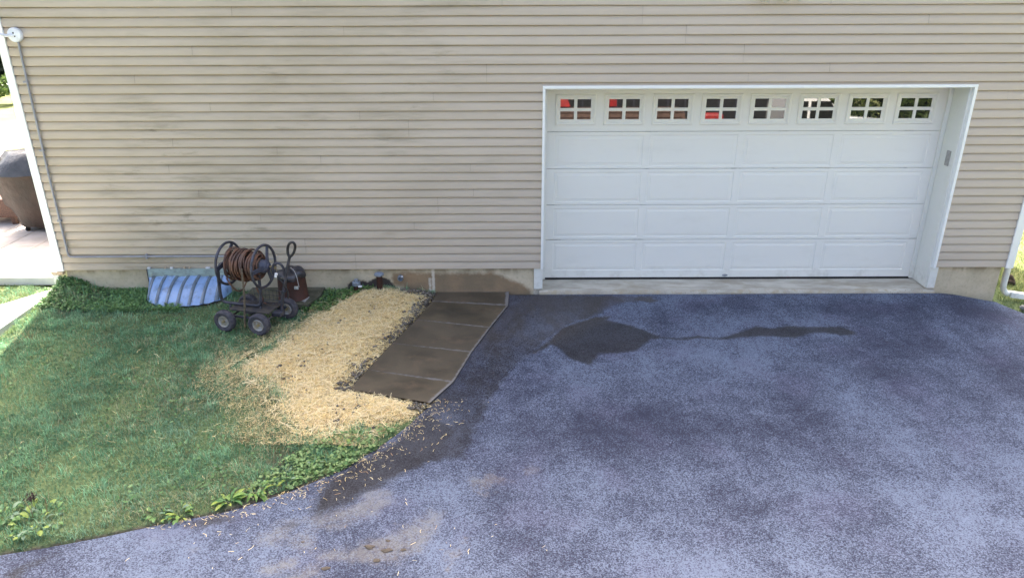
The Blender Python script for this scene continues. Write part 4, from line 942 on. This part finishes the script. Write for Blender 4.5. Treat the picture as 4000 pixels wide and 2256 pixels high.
def lawn_ok(x, y):
    e = xL(np.clip(y, -14, .05))-x
    return (e > -.06+.10*vnoise(x, y, 13, 8)) & (sdf(x, y, WALK) > .02) & (sdf(x, y, WELL) > .0) & (sdf(x, y, SLAB) > -.01) & (sdf(x, y, PATH) > .01)
def grass():
    rng = np.random.RandomState(3); n = 330000
    y = -5.0+5.02*rng.rand(n)**.92; x = -6.7+6.2*rng.rand(n)
    ok = lawn_ok(x, y); x, y = x[ok], y[ok]
    s = sdf(x, y, STRAW); e = xL(np.clip(y, -14, .05))-x
    den = ((sdf(x, y, WALK) > .34) | (s > .06))*sstep(-.20, .12, s+.3*(fnoise(x, y, 3, 4)-.5))*(.35+.65*sstep(.34, .52, fnoise(x, y, 1.7, 12)))*sstep(-.02, .17, e+.24*(vnoise(x, y, 9, 3)-.5))
    k = rng.rand(len(x)) < den; x, y = x[k], y[k]; n = len(x)
    f1 = fnoise(x, y, 1.1, 31); f2 = fnoise(x, y, 5, 32); f3 = rng.rand(n)
    g = np.array([.09, .215, .115]); g2 = np.array([.215, .385, .215]); dry = np.array([.44, .37, .22]); cool = np.array([.26, .36, .26])
    f4 = fnoise(x, y, 11, 37, 2); t = np.clip(sstep(.35, .7, f2)*.55+.25*f3+.35*(f4-.35), 0, 1)[:, None]; c = g*(1-t)+g2*t
    t = (sstep(.45, .7, f1)*.6*rng.rand(n))[:, None]; c = c*(1-t)+cool*t
    t = ((rng.rand(n) < .08+.30*sstep(.53, .66, fnoise(x, y, 1.5, 12)))*.75)[:, None]; c = c*(1-t)+dry*t
    c = c*((.72+.5*rng.rand(n))*(.55+.95*f4))[:, None]
    h = (.018+.045*f2*f4*1.8+.022*rng.rand(n))*(.8+.5*sstep(-.6, 0, y))
    tall = rng.rand(n) < .045; h = np.where(tall, h*1.7+.015, h); c = np.where(tall[:, None], c*1.35, c)
    blades(np.stack([x, y, H(x, y)-.004], -1), h, .0026+.0028*rng.rand(n), c, rng, 'grass', .9)
    # sunlit grass at both ends of the house
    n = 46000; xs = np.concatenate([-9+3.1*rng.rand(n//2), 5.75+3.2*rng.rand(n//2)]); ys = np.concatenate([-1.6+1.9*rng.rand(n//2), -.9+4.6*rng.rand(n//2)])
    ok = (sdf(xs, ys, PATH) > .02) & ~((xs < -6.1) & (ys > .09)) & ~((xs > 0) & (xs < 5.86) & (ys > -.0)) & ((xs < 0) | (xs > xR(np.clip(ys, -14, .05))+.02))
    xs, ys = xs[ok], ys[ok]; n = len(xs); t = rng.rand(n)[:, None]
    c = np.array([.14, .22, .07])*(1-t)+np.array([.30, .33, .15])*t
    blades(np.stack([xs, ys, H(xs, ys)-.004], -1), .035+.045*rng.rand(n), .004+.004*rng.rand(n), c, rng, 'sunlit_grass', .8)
grass()

def leaflets(x, y, zmax, size, c1, c2, rng, name):
    n = len(x); z = H(x, y)+zmax*rng.rand(n)**1.3+.008; a = rng.rand(n)*2*PI; ti = rng.randn(n)*.5; t2 = rng.randn(n)*.4
    d = np.stack([np.cos(a)*np.cos(ti), np.sin(a)*np.cos(ti), np.sin(ti)], -1); s = np.stack([-np.sin(a)*np.cos(t2), np.cos(a)*np.cos(t2), np.sin(t2)], -1)
    sz = (size*(.5+rng.rand(n)))[:, None]; P = np.stack([x, y, z], -1)
    V = np.stack([P-d*sz*.5, P-d*sz*.1-s*sz*.33, P+d*sz*.3-s*sz*.26, P+d*sz*.5, P+d*sz*.3+s*sz*.26, P-d*sz*.1+s*sz*.33], 1).reshape(-1, 3)
    i = np.arange(n)*6; q = np.concatenate([np.stack([i, i+1, i+4, i+5], -1), np.stack([i+1, i+2, i+3, i+4], -1)])
    t = rng.rand(n)[:, None]; c = (np.array(c1)*(1-t)+np.array(c2)*t)*(.7+.6*rng.rand(n))[:, None]
    o = npmesh(name, V, q, None, M['leaf'], None, np.repeat(c, 6, 0)); tag(o, kind='stuff')
def covers():
    rng = np.random.RandomState(9)
    n = 19000; x = -6.25+1.95*rng.rand(n); y = .015-.62*rng.rand(n)**1.6
    k = lawn_ok(x, y) & (rng.rand(n) < .25+sstep(.4, .6, fnoise(x, y, 4, 3)))
    leaflets(x[k], y[k], .06, .026, (.09, .20, .07), (.19, .32, .11), rng, 'ground_ivy')
    n = 9000; x = -2.55+1.3*rng.rand(n); y = -4.15+1.25*rng.rand(n); k = (sdf(x, y, CLOVER) < .05*(rng.rand(n)-.3)) & lawn_ok(x, y)
    k &= rng.rand(n) < .15+sstep(.38, .58, fnoise(x, y, 6, 15)); leaflets(x[k], y[k], .04, .028, (.13, .25, .09), (.30, .40, .16), rng, 'clover')
    n = 2600; x = -2.85+.75*rng.rand(n); y = -.62*rng.rand(n); k = lawn_ok(x, y) & (sdf(x, y, STRAW) > -.12)
    leaflets(x[k], y[k], .05, .03, (.06, .15, .04), (.18, .28, .09), rng, 'clover')
    n = 5000; x = -6+4*rng.rand(n); y = -4.6+4.4*rng.rand(n); k = lawn_ok(x, y) & (fnoise(x, y, 2.2, 44) > .56) & (sdf(x, y, STRAW) > .2)
    leaflets(x[k], y[k], .05, .026, (.08, .19, .06), (.17, .28, .11), rng, 'clover')
covers()

def straws(x, y, z, ln, wd, col, rng, name, tilt=.16):
    n = len(x); a = rng.rand(n)*2*PI; el = rng.randn(n)*tilt
    d = np.stack([np.cos(a)*np.cos(el), np.sin(a)*np.cos(el), np.sin(el)], -1); s = np.stack([-np.sin(a), np.cos(a), rng.randn(n)*.25], -1); s /= np.linalg.norm(s, axis=1)[:, None]
    P = np.stack([x, y, z], -1); ln = ln[:, None]; wd = wd[:, None]; b = (rng.randn(n, 1)*.12)*ln*np.stack([-np.sin(a), np.cos(a), np.zeros(n)], -1)
    up = np.array([0, 0, 1.])*np.abs(rng.randn(n, 1))*.06*ln
    A, B, C = P-d*ln*.5, P+b+up, P+d*ln*.5
    V = np.stack([A-s*wd*.5, A+s*wd*.5, B+s*wd*.5, B-s*wd*.5, C+s*wd*.5, C-s*wd*.5], 1).reshape(-1, 3); i = np.arange(n)*6
    q = np.concatenate([np.stack([i, i+1, i+2, i+3], -1), np.stack([i+3, i+2, i+4, i+5], -1)])
    V[:, 2] = np.maximum(V[:, 2], np.repeat(z, 6)-.012)
    o = npmesh(name, V, q, None, M['straw'], None, np.repeat(col, 6, 0)); tag(o, kind='stuff')
def strawcol(n, rng):
    t = rng.rand(n)[:, None]; c = np.array([.85, .655, .28])*(1-t)+np.array([.92, .80, .47])*t
    k = rng.rand(n)[:, None]; c = np.where(k < .12, np.array([.62, .40, .2]), c); c = np.where(k > .94, np.array([.25, .19, .13]), c)
    return c*(.8+.4*rng.rand(n))[:, None]
def straw():
    rng = np.random.RandomState(17); n = 150000
    x = -3.5+2.4*rng.rand(n); y = -3.4+3.45*rng.rand(n)
    s = sdf(x, y, STRAW); nz = fnoise(x, y, 4.5, 51)
    right = sstep(.22, .0, np.where((y < .05) & (y > -2.45), x-np.interp(y, [-2.33, -1.93, -1.19, -.64, 0], [-1.93, -1.82, -1.61, -1.45, -1.31]), -1)+.22*0)  # near the walkway
    bare = sstep(-.16, -.02, np.where((y > -2.45), x-np.interp(y, [-2.33, -1.93, -1.19, -.64, 0], [-1.93, -1.82, -1.61, -1.45, -1.31]), -1))
    den = sstep(.12, -.16, s+.34*(nz-.5))*(1-.72*bare*sstep(.40, .56, fnoise(x, y, 6, 60)))*(1-.6*sstep(.62, .72, fnoise(x, y, 5, 71)))
    soft = sstep(.7, .0, s+.5*(fnoise(x, y, 3.5, 81)-.5))**2*.42*sstep(-1.2, -1.9, x)*(y > -3.3)*(y < -.9)
    k = (rng.rand(n) < np.maximum(den, soft)) & (sdf(x, y, WALK) > .015) & (x < xL(np.clip(y, -14, .05))-.0) & (y < .0) & (sdf(x, y, SLAB) > 0)
    x, y = x[k], y[k]; n = len(x); z = H(x, y)+.006+.022*rng.rand(n)*sstep(.1, -.2, sdf(x, y, STRAW))+.03*(sdf(x, y, STRAW) > .05)
    fr = sstep(.0, .12, sdf(x, y, STRAW)); straws(x, y, z, (.025+.07*rng.rand(n)**1.5)*(1-.3*fr), (.0014+.0020*rng.rand(n))*(1-.3*fr), strawcol(n, rng)*(1-.45*fr*rng.rand(n))[:, None], rng, 'straw_mulch')
    kk = rng.choice(n, 2600, False); kk = kk[sdf(x[kk], y[kk], STRAW) < .1]; m = len(kk)
    straws(x[kk], y[kk], z[kk]+.012, .08+.09*rng.rand(m), .0030+.0016*rng.rand(m), np.array([.95, .82, .52])*(.75+.3*rng.rand(m))[:, None], rng, 'long_straw', .10)
    # stray stalks on the lawn, in the wet band and on the asphalt
    n = 700; x = -4.5+3.4*rng.rand(n); y = -4.4+4.0*rng.rand(n); s = sdf(x, y, STRAW); k = lawn_ok(x, y) & (rng.rand(n) < np.exp(-np.maximum(s, 0)/.45)*.8+.07) & (s > 0)
    x, y = x[k], y[k]; n = len(x); straws(x, y, H(x, y)+.035+.02*rng.rand(n), .03+.06*rng.rand(n)**2, .0025+.0015*rng.rand(n), strawcol(n, rng)*.8, rng, 'stray_straw')
    n = 480; t = rng.rand(n); y = -2.5-1.75*rng.rand(n); x = xL(y)+np.abs(rng.randn(n))*.2+.01; k = x < xL(y)+.9; x, y = x[k], y[k]
    x2 = np.concatenate([x, -2.6+2.2*rng.rand(34), -3.0+3*rng.rand(16)]); y2 = np.concatenate([y, -4.8+.9*rng.rand(34), -4.8+.6*rng.rand(16)])
    k = x2 > xL(y2)+.01; x, y = x2[k], y2[k]; n = len(x)
    straws(x, y, zA(x, y)+.006, .014+.04*rng.rand(n)**2, .002+.0014*rng.rand(n), strawcol(n, rng), rng, 'stray_straw', .05)
straw()

def lumps(x, y, z, r, rng, name, c1, c2):
    base = np.array([(1, 0, 0), (-1, 0, 0), (0, 1, 0), (0, -1, 0), (0, 0, 1), (0, 0, -1)], float); tri = np.array([(0, 2, 4), (2, 1, 4), (1, 3, 4), (3, 0, 4), (2, 0, 5), (1, 2, 5), (3, 1, 5), (0, 3, 5)])
    n = len(x); k = r[:, None, None]*(.6+.8*rng.rand(n, 6, 1)); V = np.stack([x, y, z], -1)[:, None, :]+base[None]*k*np.array([1, 1, .7])+rng.randn(n, 6, 3)*r[:, None, None]*.2
    t = rng.rand(n)[:, None]; c = np.array(c1)*(1-t)+np.array(c2)*t
    o = npmesh(name, V.reshape(-1, 3), None, (tri[None]+np.arange(n)[:, None, None]*6).reshape(-1, 3), M['clod'], None, np.repeat(c, 6, 0)); tag(o, kind='stuff')
def soil():
    rng = np.random.RandomState(23); yy = -2.40*rng.rand(2600); xw = np.interp(yy, [-2.33, -1.93, -1.19, -.64, 0], [-1.93, -1.82, -1.61, -1.45, -1.31]); x = xw-.01-np.abs(rng.randn(2600))*.07
    k = (fnoise(x, yy, 6, 60) > .45) & (rng.rand(len(x)) < .28); x, yy = x[k], yy[k]
    x3 = -2.75+1.5*rng.rand(700); y3 = -3.15+3.1*rng.rand(700); k = (sdf(x3, y3, STRAW) < .05) & (sdf(x3, y3, WALK) > .01) & (fnoise(x3, y3, 5, 71) > .58); x = np.concatenate([x, x3[k]]); yy = np.concatenate([yy, y3[k]])
    x4 = -1.75+.45*rng.rand(260); y4 = -.02-.12*rng.rand(260); x5 = -1.32+.2*rng.rand(120); y5 = -2.62-.1*rng.rand(120); x = np.concatenate([x, x4, x5]); yy = np.concatenate([yy, y4, y5])
    k = (x < xL(np.clip(yy, -14, .05))+.0) & (sdf(x, yy, WALK) > .008); x, yy = x[k], yy[k]; n = len(x)
    lumps(x, yy, H(x, yy)+.014+.03*rng.rand(n), .005+.016*rng.rand(n)**2, rng, 'soil_clods', (.09, .082, .072), (.24, .21, .17))
soil()

MUD = [(-1.36, -4.43, .045), (-1.24, -4.37, .022), (-1.235, -4.465, .042), (-1.12, -4.46, .024), (-1.29, -4.56, .032), (-1.84, -4.38, .018), (-1.62, -4.63, .034)]
for i, (x, y, s_) in enumerate(MUD):
    o = rockmesh('mud_clod', (x, y, float(zA(x, y))+.002), (s_*.8, s_*.5, s_*.13), M['mud'], 40+2*i)
    tag(o, ('largest dark mud lump, left on the pale dirt smear of the driveway', 'small mud crumb at the top of the pale dirt smear', 'long flat mud lump in the middle of the dirt smear', 'mud lump at the right end of the pale dirt smear', 'mud lump at the lower edge of the pale dirt smear', 'lone mud crumb on a small dirt patch near the lawn', 'mud lump lowest on the driveway, away from the smear')[i], 'mud', 'mud lumps on the driveway')

# ------------------------------------------------------------------ broad-leaved weeds along the drive edge
def leafmesh(ln, wd, c, curl, seed):
    rg = np.random.RandomState(seed); V = []; k = 7
    for i in range(k):
        t = i/(k-1); w = wd*math.sin(PI*min(1, .06+t*.94))**.75*(1 if t < .98 else .1); z = ln*(.55*t-curl*t*t); xx = ln*(t-.18*t*t)
        fold = .25*w; V += [(xx, -w/2, z+fold), (xx, 0, z), (xx, w/2, z+fold+.002*rg.randn())]
    me_o = npmesh('leaf', V, grid_faces(3, k), None, M['leaf'], None, np.array([np.array(c)*(.85+.3*rg.rand()) for _ in V]), smooth=True)
    me = me_o.data; bpy.data.objects.remove(me_o); return me
LEAVES = [leafmesh(.095, .042, c, cu_, s_) for s_, (c, cu_) in enumerate((((.10, .22, .08), .45), ((.16, .29, .09), .6), ((.27, .36, .08), .3), ((.20, .30, .19), .5), ((.08, .18, .07), .4)))]
NARROW = [leafmesh(.13, .03, c, cu_, 20+s_) for s_, (c, cu_) in enumerate((((.12, .25, .08), .5), ((.20, .33, .08), .7), ((.30, .38, .08), .35)))]
def weed(x, y, n, spread, meshes, label, lift, sc, stalks=0):
    rg = random.Random(int(x*1000)); e = empty('broadleaf_weed', (x, y, float(H(x, y))), label, 'weed', 'weeds along the driveway edge')
    for i in range(int(n*1.5)):
        o = bpy.data.objects.new('leaf', rg.choice(meshes)); COL.objects.link(o); o.parent = e; a = rg.random()*2*PI; q = spread*rg.random()**.6
        o.location = (q*math.cos(a), q*math.sin(a), lift*rg.random()); o.rotation_euler = (rg.uniform(-.35, .35), rg.uniform(-.35, .3), a+rg.uniform(-.6, .6)); k = sc*rg.uniform(.45, 1.1); o.scale = (k, k, k)
    for i in range(stalks):
        a = rg.random()*2*PI; dx = .1*math.cos(a); b0 = np.array([x+spread*.5*math.cos(a), y+spread*.5*math.sin(a), float(H(x, y))])
        MB().tube(smoothpath([b0, b0+[.01, 0, .07], b0+[dx*.4, .01, .16]]), [.003]*len(smoothpath([b0, b0, b0])), 5).build('stalk', M['hub'], e)
weed(-3.80, -4.22, 34, .17, LEAVES, 'big clump of broad yellow green leaves at the lower left', .05, .85, 2)
weed(-4.06, -4.16, 14, .09, LEAVES, 'broad leaved weed cut off by the left picture edge', .05, .9, 0)
weed(-2.83, -4.10, 22, .10, LEAVES+NARROW, 'low leafy weed at the middle of the lawn edge', .03, .8, 0)
weed(-2.97, -4.13, 10, .07, LEAVES, 'flat dull green weed just left of the low leafy one', .02, .75, 0)
weed(-2.50, -3.97, 20, .045, NARROW, 'upright rosette of long bright leaves at the lawn edge', .03, 1.0, 0)
weed(-2.33, -3.86, 16, .05, NARROW, 'smaller narrow leaved rosette beside the clover patch', .03, .85, 0)
for i, (x, y) in enumerate(((-1.98, -3.55), (-1.72, -3.28), (-2.15, -3.72))):
    weed(x, y, 12, .09, LEAVES, ('leafy weed in the middle of the clover patch', 'leafy weed at the straw end of the clover patch', 'leafy weed at the lower end of the clover patch')[i], .04, .6, 0)
rg = np.random.RandomState(6); P = np.array([-3.93, -4.05, .075])+rg.randn(140, 3)*np.array([.022, .016, .018])
Vq, Fq, cq = leaf_cloud(P, .016, rg, np.array([.06, .035, .035])*(.5+rg.rand(140, 1)))
o = npmesh('dead_flower_head', Vq, Fq, None, M['leaf'], None, cq); tag(o, 'dark dead flower head above the lower left weed clump', 'flower')
